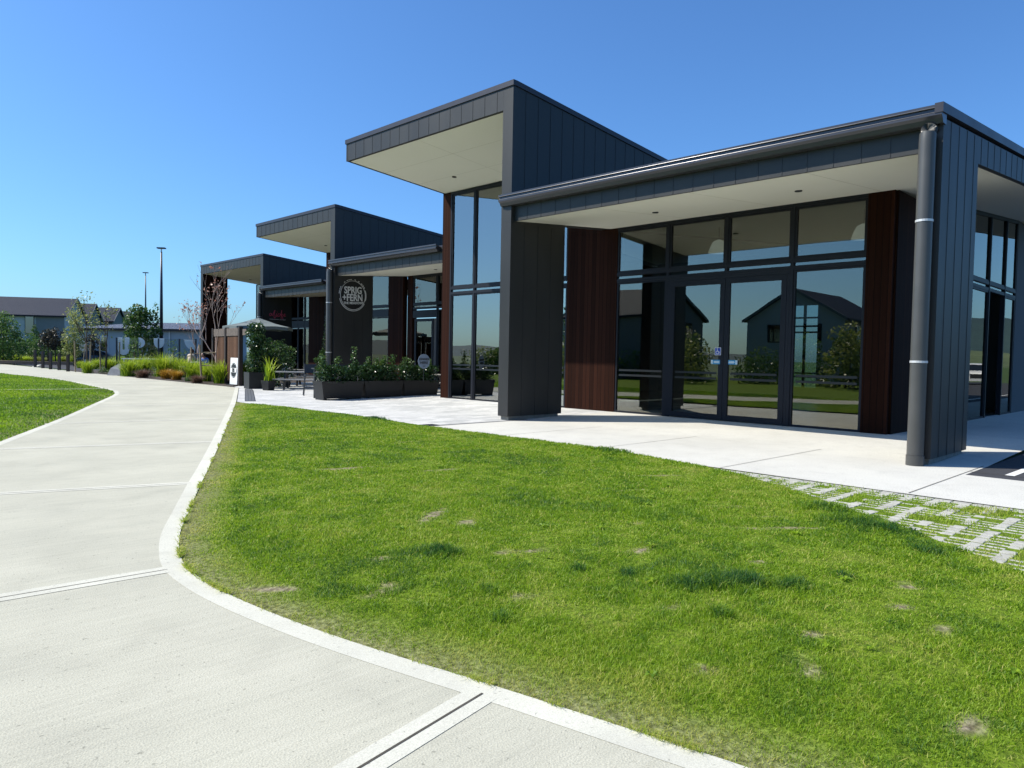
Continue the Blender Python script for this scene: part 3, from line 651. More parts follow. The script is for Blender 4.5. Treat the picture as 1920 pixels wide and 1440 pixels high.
# end wall of the near unit (right side)
b = MB(); b.prism([(12.87, 4.96), (40, low(40)), (40, lt(40)-.14), (12.87, lt(12.87)-.14)], 3.5, 3.6, 'y')
x = 13.2
while x < 40: b.box(x-.005, x+.005, 3.494, 3.499, low(x)+.003, lt(x)-.15, 1); x += .46
ob(b, 'end_fascia', [MT['clad'], MT['seam']])
b = MB(); b.prism([(12.6, 5.47), (40, lt(40)-.13), (40, lt(40)+.04), (12.6, 5.62)], 3.46, 3.58, 'y'); ob(b, 'end_cap', MT['cap'])
b = MB(); b.prism([(12.8, .1), (14.87, .1), (14.87, low(14.87)-.001), (12.869, low(12.869)-.001), (12.868, 5.46), (12.8, 5.46)], 3.5, 3.62, 'y'); b.prism([(12.801, .1), (14.87, .1), (14.87, low(14.87)-.004), (12.801, low(12.801)-.004)], 3.621, 3.85, 'y')
for xx in (13.2, 13.66, 14.12, 14.58): b.box(xx-.005, xx+.005, 3.494, 3.499, .1, low(xx)-.003, 1)
ob(b, 'corner_pier', [MT['clad'], MT['seam']]); ob(MB().box(12.9, 14.78, 3.55, 3.8, -.05, .0995), 'plinth', MT['conc'])
def downpipe(ob, x, y, zt_, r=.12):
    b = MB(); b.tube([(x, y, 0), (x, y, .16)], r+.012, 20); b.tube([(x, y, .162), (x, y, zt_-.25), (x+.015, y, zt_-.12), (x+.06, y, zt_-.04), (x+.14, y, zt_+.0), (x+.4, y, zt_+.02)], [r, r, r, r*.97, r*.9, r*.8], 20)
    o = ob(b, 'downpipe', MT['pipe'], smooth=True)
    m = o.modifiers.new('e', 'EDGE_SPLIT'); m.split_angle = radians(50)
    for z in (1.62, 3.82): MB().tube([(x, y, z), (x, y, z+.035)], r+.008, 20).obj('strap', MT['strap'], o)
downpipe(ob, 12.66, 3.68, 5.3)
# side glass wall, Y = 5.45
SG = []
b = MB().box(16.86, 22.5, 5.4, 5.6, 0, low(16.86)-.01); ob(b, 'timber_wall', MT['wood'])
ob(MB().box(28.1, 40, 5.4, 5.6, 0, low(28.1)-.01), 'dark_wall', MT['inner'])
for a0, a1, dr_ in ((22.52, 24.68, 0), (24.76, 26.58, 1), (26.66, 28.05, 0)):
    for z0, z1 in [(3.84, 3.93)]+([] if dr_ else [(.075, 3.75)]):
        w = pane_part(nb, 'window', 'y', 5.45, a0, a1, z0, z1); w.location = (-12.75, -13.0, 0)
    hh_ = lambda x: low(x)-.1
    b = MB(); b.box(a0, a0+.04, 5.41, 5.49, 4.02, hh_(a0)); b.box(a1-.04, a1, 5.41, 5.49, 4.02, hh_(a1-.04)); b.box(a0+.04, a1-.04, 5.41, 5.49, 4.02, 4.06); w = ob(b, 'window', MT['frame'])
    b = MB(); b.prism([(a0+.04, 4.06), (a1-.04, 4.06), (a1-.04, hh_(a1-.04)), (a0+.04, hh_(a0+.04))], 5.445, 5.455, 'y'); b.obj('pane', MT['glass'], w)
    if dr_: ob(MB().box(a0, a1, 5.9, 5.95, .08, 3.6), 'door', MT['inner'])
    for z0, z1 in ((3.752, 3.838), (3.932, 4.018)): ob(MB().box(a0, a1, 5.4, 5.5, z0, z1), 'mullion', MT['frame'])
for x in (24.72, 26.62): ob(MB().box(x-.038, x+.038, 5.39, 5.52, .06, low(x)-.1), 'mullion', MT['frame'])
b = MB(); b.prism([(22.5, low(22.5)-.1), (28.1, low(28.1)-.1), (28.1, low(28.1)-.003), (22.5, low(22.5)-.003)], 5.4, 5.5, 'y'); ob(b, 'window_head', MT['frame'])
# inside of the near unit: back wall with the slit of daylight, pendants
b = MB(); XB = 30
b.box(XB, XB+.15, 5.6, 12.55, .06, low(XB)-.01); b.box(XB, XB+.15, 13.85, 20.4, .06, low(XB)-.01); b.box(XB, XB+.15, 12.55, 13.85, 3.95, low(XB)-.01); b.box(XB, XB+.15, 12.55, 13.85, .06, .55)
ob(b, 'back_wall', MT['inner'])
b = MB()
for z in (3.4, 3.05, 2.8, 1.1, .95): b.box(XB+.02, XB+.1, 12.55, 13.85, z, z+.07)
b.box(XB+.02, XB+.1, 13.05, 13.15, .55, 3.95); ob(b, 'rear_window_frame', MT['frame'])
ob(MB().box(17.1, 30, 20.2, 20.4, .06, 6.0), 'party_wall', MT['inner'])
for px_, py_ in ((19.6, 11.2), (19.6, 7.1)):
    z = 5.0
    p_ = thing('pendant_lamp', 'white metal pendant lamp hanging inside behind the glass, %s' % ('above the left door' if py_ > 9 else 'near the right-hand timber wall'), 'lamp', (px_, py_, z), group='pendant lamps inside the near building')
    b = MB(); b.tube([(0, 0, .16), (0, 0, .1), (0, 0, .04), (0, 0, -.06), (0, 0, -.22)], [.05, .17, .2, .24, .3], 20); b.obj('lamp_shade', MT['lamp'], p_, smooth=True)
    MB().tube([(0, 0, .16), (0, 0, .55)], .012, 6).obj('cord', MT['black'], p_)

# ---- middle unit
lowG = 5.03+.085*(21.25-17.32); tg = 8.15-.67-.09*3.95
kx = [('win', 20.7, 23.9, .06, 3.7, False), ('bar', 23.92, 24.0, .06, lowG-.1, 0), ('win', 24.02, 26.3, .06, 3.7, False), ('bar', 26.32, 26.4, .06, lowG-.1, 0)]
for a0, a1 in ((20.7, 23.9), (24.02, 26.3), (26.42, 28.16)): kx += [('win', a0, a1, 3.84, 3.93, False), ('win', a0, a1, 4.02, lowG-.1, False)]+bars(a0, a1)
kx += [('door', 26.6, 28.02, .08, 3.3, False), ('bar', 26.42, 28.16, 3.35, 3.7, 0), ('solid', 26.42, 26.6, .06, 3.3, 0), ('bar', 20.7, 28.2, lowG-.098, lowG-.003, 0),
       ('wood', 28.2, 28.6, 0, lowG-.003, 0), ('wood', 28.97, 30.15, 0, tg-.003, 0)]
for a0, a1 in ((30.17, 31.75), (31.83, 34.0), (34.08, 35.7)):
    kx += [('win', a0, a1, .06, 3.45, False), ('win', a0, a1, 3.84, 3.93, False), ('win', a0, a1, 4.02, tg-.1, False), ('bar', a0, a1, 3.47, 3.75, 0)]+bars(a0, a1)
kx += [('bar', 31.752, 31.828, .06, tg-.1, 0), ('bar', 34.002, 34.078, .06, tg-.1, 0), ('wood', 35.72, 36.1, 0, tg-.003, 0)]
mb, ob2, low2, *_ = building('shop_building', 'middle dark clad building carrying the round brewery sign, second of three', 17.2, 21.25, 20.66, 28.6, 36.2, 5.71, 8.15, 5.03, kx, XR=40)
def ob2f(b, n, m, **k): o = b.obj(n, m, mb, **k); o.location = (-17.2, -28.6, 0); return o
downpipe(ob2f, 17.08, 28.82, 5.4, .13)
# ---- far unit
lowG = 5.08+.085*(25.7-21.77); tg = 7.88-.67-.09*3.95
kx = []
for a0, a1 in ((36.4, 39.0), (39.1, 41.6), (41.7, 43.88)): kx += [('win', a0, a1, .06, 3.7, False), ('win', a0, a1, 3.84, 3.93, False), ('win', a0, a1, 4.02, lowG-.1, False)]+bars(a0, a1)
kx += [('wood', 43.9, 45.0, 0, lowG-.003, 0), ('wood', 45.0, 45.9, 0, tg-.003, 0)]
for a0, a1 in ((45.92, 46.5), (46.6, 47.4), (47.5, 48.9), (49.0, 51.4), (51.5, 54)):
    kx += [('win', a0, a1, .06, 3.3, False), ('win', a0, a1, 3.84, 3.93, False), ('win', a0, a1, 4.02, tg-.1, False), ('bar', a0, a1, 3.32, 3.75, 0)]+bars(a0, a1)
for yy in (46.55, 47.45, 48.95, 51.45): kx += [('bar', yy-.04, yy+.04, .06, tg-.1, 0)]
fb, *_ = building('shop_building', 'farthest dark clad building with the pink script sign and a timber lined end fin', 21.65, 25.7, 36.5, 44.6, 54.5, 5.79, 7.88, 5.08, kx, far_fin=True, XR=40)
def ob3f(b, n, m, **k): o = b.obj(n, m, fb, **k); o.location = (-21.65, -44.6, 0); return o
downpipe(ob3f, 21.53, 44.82, 5.45, .13)

# ------------------------------------------------------------------ writing
def text_mesh(txt, size, bold=0, shear=0, extrude=.006, spacing=1.0):
    c = bpy.data.curves.new('lettering', 'FONT'); c.body = txt; c.size = size; c.align_x = 'CENTER'; c.align_y = 'CENTER'
    c.offset = bold; c.shear = shear; c.extrude = extrude; c.space_character = spacing; c.resolution_u = 3
    o = bpy.data.objects.new('lettering', c); COL.objects.link(o); bpy.context.view_layer.update()
    me = bpy.data.meshes.new_from_object(o.evaluated_get(bpy.context.evaluated_depsgraph_get()))
    bpy.data.objects.remove(o); bpy.data.curves.remove(c); return me
def put_text(parent, name, txt, size, loc, material, bold=0, shear=0, rot=0, spacing=1.0, sx=1.0):
    """lettering lying in the parent's local XZ plane, facing -Y"""
    me = text_mesh(txt, size, bold, shear, spacing=spacing); me.materials.append(material)
    o = bpy.data.objects.new(name, me); COL.objects.link(o); o.parent = parent
    o.location = loc; o.rotation_euler = (pi/2, 0, 0); o.scale = (sx, 1, 1)
    if rot: o.rotation_euler = (pi/2, -rot, 0)
    return o
def disc(b, cx, cz, r, y0, y1, n=48, mi=0, sx=1): b.prism([(cx+sx*r*cos(2*pi*i/n), cz+r*sin(2*pi*i/n)) for i in range(n)], y0, y1, 'y', mi)
def arc(b, cx, cz, r, w, a0, a1, y0, y1, n=24, sx=1):
    for i in range(n):
        p, q = radians(a0+(a1-a0)*i/n), radians(a0+(a1-a0)*(i+1)/n)
        b.prism([(cx+sx*r*cos(p), cz+r*sin(p)), (cx+sx*(r+w)*cos(p), cz+(r+w)*sin(p)), (cx+sx*(r+w)*cos(q), cz+(r+w)*sin(q)), (cx+sx*r*cos(q), cz+r*sin(q))], y0, y1, 'y')
MT['signwhite'] = mat('sign_letter_white', (.62, .62, .6), .5)
MT['signblack'] = mat('sign_black', (.006, .006, .007), .5)
s = thing('round_sign', 'round black and white SPRIG + FERN THE MEADOWS sign on the dark pier', 'sign', (18.12, 28.56, 4.22))
b = MB(); disc(b, 0, 0, .67, -.02, .02); b.obj('backing_disc', MT['signblack'], s)
b = MB(); arc(b, 0, 0, .635, .022, -200, 75, -.03, -.021, 60); arc(b, 0, 0, .635, .016, 75, 160, -.03, -.021, 20)
arc(b, 0, 0, .69, .022, 195, 330, -.02, .0, 40); arc(b, 0, 0, .665, .035, -18, 22, -.03, -.0, 12)
for a in (62, 78, 96, 104, 112, 125, 150, 158, 166, 172, 30, 38, 47): arc(b, 0, 0, .69, .03, a, a+5, -.02, .0, 3)
b.obj('ring', MT['signwhite'], s)
put_text(s, 'lettering', 'SPRIG', .43, (0.0, -.028, .21), MT['signwhite'], .009, rot=radians(2), sx=.84)
put_text(s, 'lettering', '+FERN', .43, (-.02, -.028, -.12), MT['signwhite'], .009, rot=radians(2), sx=.84)
put_text(s, 'lettering', 'THE MEADOWS', .145, (.03, -.028, -.35), MT['signwhite'], .003, rot=radians(3))
s = thing('wall_sign', 'pink handwritten alicke EATERY sign on the dark pier of the farthest building', 'sign', (22.65, 44.56, 4.0))
MT['pink'] = mat('sign_pink', (.55, .07, .11), .5)
# script letters as bent strokes
def stroke(b, pts, r=.022):
    b.tube([(x, -.02, z) for x, z in smooth_line(pts, 4)], r, 6)
b = MB()
stroke(b, [(-.42, .02), (-.5, .1), (-.58, .02), (-.52, -.07), (-.44, .02), (-.42, .1), (-.41, -.04), (-.34, -.02)])
stroke(b, [(-.34, -.02), (-.24, .25), (-.2, .3), (-.24, .1), (-.26, -.12), (-.2, -.2), (-.15, -.08)])
stroke(b, [(-.15, -.08), (-.09, .1), (-.11, -.05), (-.06, -.09), (0, .0)]); stroke(b, [(-.05, .2), (-.03, .21)])
stroke(b, [(.12, .09), (.06, .1), (.0, .0), (.04, -.08), (.12, -.05), (.2, .1)])
stroke(b, [(.2, .0), (.28, .33), (.24, .1), (.23, -.24)]); stroke(b, [(.23, -.02), (.35, .1), (.27, .0), (.33, -.1), (.36, -.25)])
stroke(b, [(.38, -.02), (.5, .04), (.47, .11), (.41, .02), (.46, -.06), (.56, -.02)])
b.obj('script_lettering', MT['pink'], s)
MB().box(-.56, .08, -.03, -.01, -.29, -.265).obj('underline', MT['signwhite'], s)
put_text(s, 'lettering', 'EATERY', .1, (.34, -.02, -.29), MT['signwhite'], .0, spacing=1.3)
def sticker(name, label, cat, y, z): return thing(name, label, cat, (16.735, y, z), -pi/2)
MT['blue'] = mat('sticker_blue', (.01, .05, .35), .4); MT['cyan'] = mat('sticker_cyan', (.02, .25, .5), .4); MT['pale'] = mat('sticker_pale', (.5, .62, .68), .4)
a = sticker('accessibility_sign', 'small blue and white wheelchair symbol sticker on the glass door', 'sign', 9.5, 1.83)
MB().box(-.085, .085, -.004, 0, -.095, .095).obj('border', MT['white'], a); MB().box(-.075, .075, -.007, -.0045, -.085, .085).obj('panel', MT['blue'], a)
b = MB(); arc(b, -.008, -.028, .033, .011, 100, 380, -.011, -.008, 16); disc(b, -.012, .06, .013, -.011, -.008, 12)
b.prism([(-.02, .04), (-.005, .04), (-.003, -.005), (-.018, -.005)], -.011, -.008, 'y'); b.prism([(-.02, -.004), (.025, -.004), (.048, -.055), (.058, -.052), (.034, .008), (-.02, .008)], -.0115, -.0085, 'y')
b.obj('wheelchair_symbol', MT['white'], a)
for y, sg, w in ((9.56, -1, 'left'), (9.08, 1, 'right')):
    a = sticker('door_label', 'blue slide arrow label on the %s-hand glass door leaf' % w, 'sign', y, 1.56)
    MB().box(-.125, .125, -.004, 0, -.055, .055).obj('panel', MT['cyan'], a)
    MB().prism([(sg*-.11, -.028), (sg*.03, -.028), (sg*.055, 0), (sg*.03, .028), (sg*-.11, .028)], -.0075, -.0045, 'y').obj('arrow', MT['pale'], a)
    b = MB(); b.box(min(sg*.07, sg*.125), max(sg*.07, sg*.125), -.007, -.0045, -.05, .05); b.obj('icon_panel', MT['pale'], a)
# ------------------------------------------------------------------ vegetation builders
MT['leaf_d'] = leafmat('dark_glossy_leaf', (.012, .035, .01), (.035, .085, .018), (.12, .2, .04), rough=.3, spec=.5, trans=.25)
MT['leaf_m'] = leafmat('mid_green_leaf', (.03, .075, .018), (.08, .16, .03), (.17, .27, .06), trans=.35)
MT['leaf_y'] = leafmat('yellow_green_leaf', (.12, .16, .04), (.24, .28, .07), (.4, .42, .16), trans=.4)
MT['leaf_r'] = leafmat('russet_leaf', (.28, .09, .07), (.45, .2, .14), (.6, .38, .3), trans=.35)
MT['leaf_p'] = leafmat('dark_plum_leaf', (.02, .022, .014), (.045, .04, .025), (.08, .08, .045), trans=.25)
MT['g_lime'] = leafmat('lime_grass_leaf', (.1, .2, .012), (.3, .42, .02), (.5, .56, .07), trans=.5)
MT['g_orange'] = leafmat('orange_sedge_leaf', (.2, .1, .015), (.42, .22, .02), (.55, .36, .05), trans=.4)
MT['g_brown'] = leafmat('brown_sedge_leaf', (.07, .04, .028), (.15, .085, .06), (.26, .17, .12), trans=.3)
MT['g_olive'] = leafmat('olive_grass_leaf', (.08, .11, .02), (.2, .24, .04), (.36, .38, .08), trans=.4)

def leaf_mesh(name, C, size, seed, m, flat=.0, tints=None, aspect=.55):
    """C: (n,3) leaf centres; each leaf a folded rhombus"""
    r = np.random.default_rng(seed); n = len(C)
    d = r.normal(size=(n, 3)); d[:, 2] = d[:, 2]*(1-flat)+.15; d /= np.linalg.norm(d, axis=1)[:, None]
    e = r.normal(size=(n, 3)); e -= (e*d).sum(1)[:, None]*d; e /= np.linalg.norm(e, axis=1)[:, None]
    s = (size*(.6+.8*r.random(n)))[:, None]; nrm = np.cross(d, e)
    V = np.empty((n, 4, 3)); V[:, 0] = C-d*s*.5; V[:, 2] = C+d*s*.5; V[:, 1] = C+e*s*aspect*.5+nrm*s*.08; V[:, 3] = C-e*s*aspect*.5+nrm*s*.08
    me = bpy.data.meshes.new(name); me.vertices.add(4*n); me.vertices.foreach_set('co', V.ravel())
    me.loops.add(4*n); me.loops.foreach_set('vertex_index', np.arange(4*n, dtype=np.int32))
    me.polygons.add(n); me.polygons.foreach_set('loop_start', (np.arange(n)*4).astype(np.int32)); me.update(calc_edges=True)
    t = tints if tints is not None else np.clip(r.normal(.45, .25, n), 0, 1)
    at = me.attributes.new('tint', 'FLOAT', 'POINT'); at.data.foreach_set('value', np.repeat(t, 4)); me.materials.append(m)
    return me
def blob_points(blobs, n, seed, shell=.55):
    """random points in uneven clumps; every clump its own size and weight"""
    r = np.random.default_rng(seed); B = np.array(blobs, float); w = B[:, 3]*B[:, 4]*B[:, 5]; k = r.choice(len(B), n, p=w/w.sum())
    d = r.normal(size=(n, 3)); d /= np.linalg.norm(d, axis=1)[:, None]; q = (shell+(1-shell)*r.random(n)**.5)*np.where(r.random(n) < .15, 1.15, 1)
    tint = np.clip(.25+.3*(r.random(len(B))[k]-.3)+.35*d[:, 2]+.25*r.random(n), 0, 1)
    return B[k, :3]+d*B[k, 3:6]*q[:, None], tint
def linkmesh(me, parent=None, name=None):
    o = bpy.data.objects.new(name or me.name, me); COL.objects.link(o); o.parent = parent; return o
def crown_blobs(w, h, z0, n, seed, top=1.0, lobes=.34):
    r = random.Random(seed); out = []
    for i in range(n):
        t = (i+.5)/n; a = i*2.4+r.uniform(-.5, .5); pr = math.sin(pi*min(1, (t*.92+.08)))**.6*(1-.45*t*top)
        rr = w/2*pr*r.uniform(.35, .85); s = w*lobes*r.uniform(.6, 1.15)*(.6+.5*pr)
        out.append((rr*cos(a), rr*sin(a), z0+h*t, s*.6, s*.6, s*.5*r.uniform(.8, 1.3)))
    return out
def shrub(name, label, cat, loc, w, h, leafm, n=1500, size=.09, seed=1, z0=.1, trunk=0, top=.8, nb=16, group=None, barkm='bark_d', d=None):
    t = thing(name, label, cat, loc, seed*1.3, group)
    bl = crown_blobs(w, h-z0-trunk, z0+trunk, nb, seed, top)
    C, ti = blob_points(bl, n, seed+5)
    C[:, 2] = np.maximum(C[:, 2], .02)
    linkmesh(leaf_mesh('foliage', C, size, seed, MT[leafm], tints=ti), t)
    b = MB(); r = random.Random(seed)
    b.tube([(0, 0, -.1), (.02, 0, (trunk+h*.2)), (0, .03, h*.75)], [.02+h*.012, .015+h*.009, .008], 7)
    for k in range(6):
        q = bl[r.randrange(len(bl))]; b.tube([(0, 0, trunk+z0*.5+.1), (q[0]*.5, q[1]*.5, q[2]*.75), (q[0], q[1], q[2])], [.012+h*.004, .01, .004], 5)
    b.obj('stem' if not trunk else 'trunk', MT[barkm], t, smooth=True)
    return t
def tuft_mesh(name, w, h, n, seed, m, bw=.014, droop=.5):
    r = np.random.default_rng(seed); K = 5
    a = r.random(n)*2*pi; sp = r.random(n)**.6; base = r.normal(size=(n, 2))*w*.07; L = h*(.7+.45*r.random(n)); out = w/2*sp*(.8+.3*r.random(n))
    t = np.linspace(0, 1, K)
    V = np.empty((n, K, 2, 3)); tw = r.random(n)*.8-.4+a+pi/2
    for i, s in enumerate(t):
        rad = out*(s**1.5); z = L*(s*(1.25-.25*s))-droop*sp*L*s**2.6*.75
        x = base[:, 0]+np.cos(a)*rad; y = base[:, 1]+np.sin(a)*rad; ww = bw*(1-s)**.7*(.5+.5*min(1, s*4+.4))+.0015
        V[:, i, 0] = np.c_[x-np.cos(tw)*ww/2, y-np.sin(tw)*ww/2, z]; V[:, i, 1] = np.c_[x+np.cos(tw)*ww/2, y+np.sin(tw)*ww/2, z]
    me = bpy.data.meshes.new(name); me.vertices.add(n*K*2); me.vertices.foreach_set('co', V.ravel())
    q = np.array([[2*i, 2*i+1, 2*i+3, 2*i+2] for i in range(K-1)]); idx = (np.arange(n)[:, None, None]*(2*K)+q[None]).ravel()
    me.loops.add(len(idx)); me.loops.foreach_set('vertex_index', idx.astype(np.int32)); np_ = n*(K-1)
    me.polygons.add(np_); me.polygons.foreach_set('loop_start', (np.arange(np_)*4).astype(np.int32)); me.update(calc_edges=True)
    ti = np.clip(r.normal(.42, .2, n)[:, None]+np.linspace(-.25, .3, K)[None], 0, 1)
    at = me.attributes.new('tint', 'FLOAT', 'POINT'); at.data.foreach_set('value', np.repeat(ti.ravel(), 2)); me.materials.append(MT[m]); return me
TM = {k: [tuft_mesh('tuft', 1.5, 1.0, 520, s, k, .02) for s in (1, 2)] for k in ('g_lime', 'g_olive', 'g_orange')}
TM['g_brown'] = [tuft_mesh('tuft', 1.5, .6, 620, 3, 'g_brown', .014)]
def tuft(x, y, w, h, kind, label, cat='plant', group=None, seed=0):
    me = TM[kind][seed % len(TM[kind])]; o = bpy.data.objects.new('tussock_plant', me); COL.objects.link(o)
    o.location = (x, y, -.02); o.rotation_euler.z = seed*1.7; o.scale = (w/1.5, w/1.5, h/(1.0 if kind != 'g_brown' else .6))
    return tag(o, label, cat, group)
def tufts_px(lst, kind, labels, group=None, cat='plant'):
    for i, (xp, yb, wpx, hpx) in enumerate(lst):
        p = gnd(xp, yb); D = (p-Vector((0, 0, 1.6))).dot(f_); k = D/1371.16
        tuft(p.x+.35*wpx*k*.5, p.y+.3*wpx*k*.5, wpx*k*1.75, hpx*k*1.14, kind, labels[i] if isinstance(labels, list) else labels, cat, group, i)
# front row of the bed beside the path
tufts_px([(236, 706, 40, 34)], 'g_lime', ['lime green arching grass just right of the grey slab'])
tufts_px([(262, 704, 44, 36), (300, 707, 50, 44), (338, 708, 42, 36), (360, 714, 46, 40), (383, 716, 38, 36), (411, 720, 48, 44), (457, 722, 30, 50), (325, 702, 40, 30)], 'g_lime',
         ['broad lime green grass behind the first brown sedge', 'tallest lime green grass, left of the orange sedges', 'lime green grass behind the orange sedges', 'lime green grass just right of the orange sedges',
          'lime green grass behind the second brown sedge', 'big lime green grass immediately left of the white sandwich board', 'tall lime green grass between the sandwich board and the square planter', 'lime green grass at the back, left of the seated pair'], 'lime green grasses in the path bed')
tufts_px([(309, 711, 30, 20), (327, 713, 28, 20)], 'g_orange', ['left of the two orange sedges at the path edge', 'right of the two orange sedges at the path edge'], 'orange sedges at the path edge')
tufts_px([(263, 709, 30, 17), (366, 719, 28, 17)], 'g_brown', ['brown wispy sedge at the path edge, further from the white board', 'brown wispy sedge at the path edge, nearer the white board'], 'brown sedges at the path edge')
tufts_px([(160, 700, 26, 24), (200, 698, 34, 28), (222, 690, 36, 24), (178, 692, 26, 20), (148, 690, 18, 14)], 'g_lime',
         ['green grass at the foot of the staked sapling, leftmost in its bed', 'wide green grass right of the sapling stakes', 'green grass behind the grey slab', 'green grass between the two sapling trunks', 'small green grass near the last bollard'], 'green grasses around the staked sapling')
rr = random.Random(4)
for i in range(34):
    tx = rr.uniform(0, 158); p = camxy(tx, 676, rr.uniform(72, 84))
    tuft(p.x, p.y, rr.uniform(1.6, 2.4), rr.uniform(.7, 1.2), 'g_olive' if (tx > 60 and i % 3) else 'g_lime', 'low olive brown grass clump in the planting behind the low rail' if (tx > 60 and i % 3) else 'low lime green grass clump in the planting behind the low rail', group='olive grasses behind the low rail' if (tx > 60 and i % 3) else 'lime grasses behind the low rail', seed=i)
# grey slab and low foliage
p = gnd(214, 704); b = MB(); b.add([(-.5, -.55, -.05), (.55, -.5, -.05), (.55, .6, -.05), (-.45, .55, -.05), (-.32, -.35, .38), (.35, -.4, .66), (.42, .45, .72), (-.28, .4, .45)], [(3, 2, 1, 0), (4, 5, 6, 7), (0, 1, 5, 4), (1, 2, 6, 5), (2, 3, 7, 6), (3, 0, 4, 7)])
o = b.obj('stone_slab', layered('bluestone', (.16, .17, .19), (.11, .115, .13), (.22, .23, .25), 2, 9, None, bs=50), bevel=.03, loc=(p.x+.3, p.y, 0), rz=.5); tag(o, 'angular blue grey stone slab at the path edge among the grasses', 'stone')
for i, (xp, yp, w, h) in enumerate(((188, 701, .9, .35), (205, 702, .8, .3), (472, 727, .7, .4), (348, 716, .5, .25))):
    p = gnd(xp, yp); shrub('low_shrub', ['low grey green mat plant under the staked sapling, left of two', 'low grey green mat plant beside the stone slab', 'small silvery green bush at the corner of the square planter', 'small trailing plant at the path edge in front of the grasses'][i], 'shrub', (p.x+.2, p.y+.2, 0), w, h, 'leaf_m', 500, .05, 30+i, .02, nb=9)

# ------------------------------------------------------------------ trees
def branch(b, p, d, L, r, depth, rnd, ends, up_=.12, nb=3, spread=.6):
    pts = [p]; q = p.copy(); dd = d.copy()
    for i in range(4):
        dd = (dd+Vector((rnd.uniform(-.16, .16), rnd.uniform(-.16, .16), rnd.uniform(-.05, .12)+up_*.3))).normalized(); q = q+dd*L/4; pts.append(q.copy())
    b.tube(pts, [r, r*.88, r*.76, r*.64, r*.5], 6 if depth > 1 else 4, cap=False)
    if depth == 0: ends.append(q); ends.append(pts[3]); return
    for k in range(nb):
        a = rnd.uniform(0, 2*pi); s = pts[rnd.choice((2, 3, 4))] if k else q
        side = Vector((cos(a), sin(a), 0)); nd = (dd*(1 if k else 1.8)+side*spread*(1 if k else .3)+Vector((0, 0, up_))).normalized()
        branch(b, s, nd, L*rnd.uniform(.55, .8), r*.55, depth-1, rnd, ends, up_, nb, spread)
def tree(name, label, loc, h, leafm, n, size, seed, trunkh=.4, r=.05, depth=3, nb=3, spread=.6, up_=.1, barkm='bark', clump=.18, cat='tree', group=None, lean=(0, 0)):
    rnd = random.Random(seed); t = thing(name, label, cat, loc, 0, group); b = MB(); ends = []
    d = Vector((lean[0], lean[1], 1)).normalized(); top = d*h*trunkh
    b.tube([(0, 0, -.1), tuple(top*.5+Vector((.02, .01, 0))), tuple(top)], [r*1.25, r, r*.85], 8)
    for k in range(nb):
        a = 2*pi*k/nb+rnd.uniform(-.4, .4); s = top*rnd.uniform(.7, 1) if k else top
        nd = (Vector((cos(a)*spread, sin(a)*spread, 1)) if k else d).normalized(); branch(b, s, nd, h*(1-trunkh)*(.42 if k else .5), r*(.6 if k else .8), depth-1, rnd, ends, up_, nb, spread)
    b.obj('trunk', MT[barkm], t, smooth=True)
    if n:
        g = np.random.default_rng(seed); E = np.array([tuple(e) for e in ends]); k = g.integers(0, len(E), n); C = E[k]+g.normal(size=(n, 3))*clump
        linkmesh(leaf_mesh('crown', C, size, seed, MT[leafm], tints=np.clip(.2+.3*(g.random(len(E))[k])+.5*g.random(n), 0, 1)), t)
    return t
def stakes(loc, hgt, offs, label, rails=True):
    t = thing('tree_stake', label, 'tree stakes', loc)
    for i, (dx, dy, lx) in enumerate(offs):
        MB().tube([(dx, dy, -.1), (dx+lx, dy, hgt)], .045, 6).obj('stake', MT['stake'], t)
    if rails and len(offs) > 1:
        for z in (.45, .8):
            b = MB(); (x0, y0, l0), (x1, y1, l1) = offs[0], offs[-1]
            b.tube([(x0+l0*z, y0, hgt*z), (x1+l1*z, y1, hgt*z)], .03, 6); b.obj('rail', MT['stake'], t)
    return t
# bare maples with russet buds
p = camxy(405, 690, 37); pp = (p.x, p.y, 0)
tree('maple_sapling', 'young pale barked maple with few pink leaves in front of the timber fence', pp, 5.0, 'leaf_r', 110, .13, 21, .32, .05, 4, 3, .6, .15, 'bark_r', .05)
stakes(pp, 1.9, [(-.55, .4, -.12), (.55, -.45, .1)], 'two pale stakes with cross rails around the maple by the timber fence')
p = camxy(371, 690, 42); pp = (p.x, p.y, 0)
tree('maple_sapling', 'thin maple sapling with russet leaves left of the dark end fin', pp, 4.7, 'leaf_r', 170, .13, 25, .32, .04, 4, 3, .5, .18, 'bark_r', .1)
stakes(pp, 1.8, [(-.3, .2, .0), (.6, -.5, .05)], 'pale stakes with rails around the russet leaved sapling')
# staked sapling on the left with yellow leaves
p = camxy(174, 690, 50); pp = (p.x, p.y, 0)
tree('maple_sapling', 'tall open sapling with small yellow green leaves, left of two trunks among the stakes', (pp[0]-.3, pp[1]+.3, 0), 5.1, 'leaf_y', 420, .15, 33, .42, .06, 3, 3, .8, .05, 'bark_d', .2)
tree('maple_sapling', 'open sapling with sparse yellow green leaves leaning right, right of two trunks among the stakes', (pp[0]+.6, pp[1]-.6, 0), 4.6, 'leaf_y', 260, .15, 38, .4, .06, 3, 3, .95, .0, 'bark_d', .2, lean=(.05, -.02))
stakes(pp, 2.1, [(-.9, .6, -.05), (-.2, -.1, .05), (.35, -.5, -.06), (1.3, -1.2, .03)], 'four weathered timber stakes around the yellow leaved saplings', rails=False)
p = camxy(155, 690, 62); stakes((p.x, p.y, 0), 1.9, [(0, 0, .2)], 'single slanting stake beside the dark parked car', rails=False)
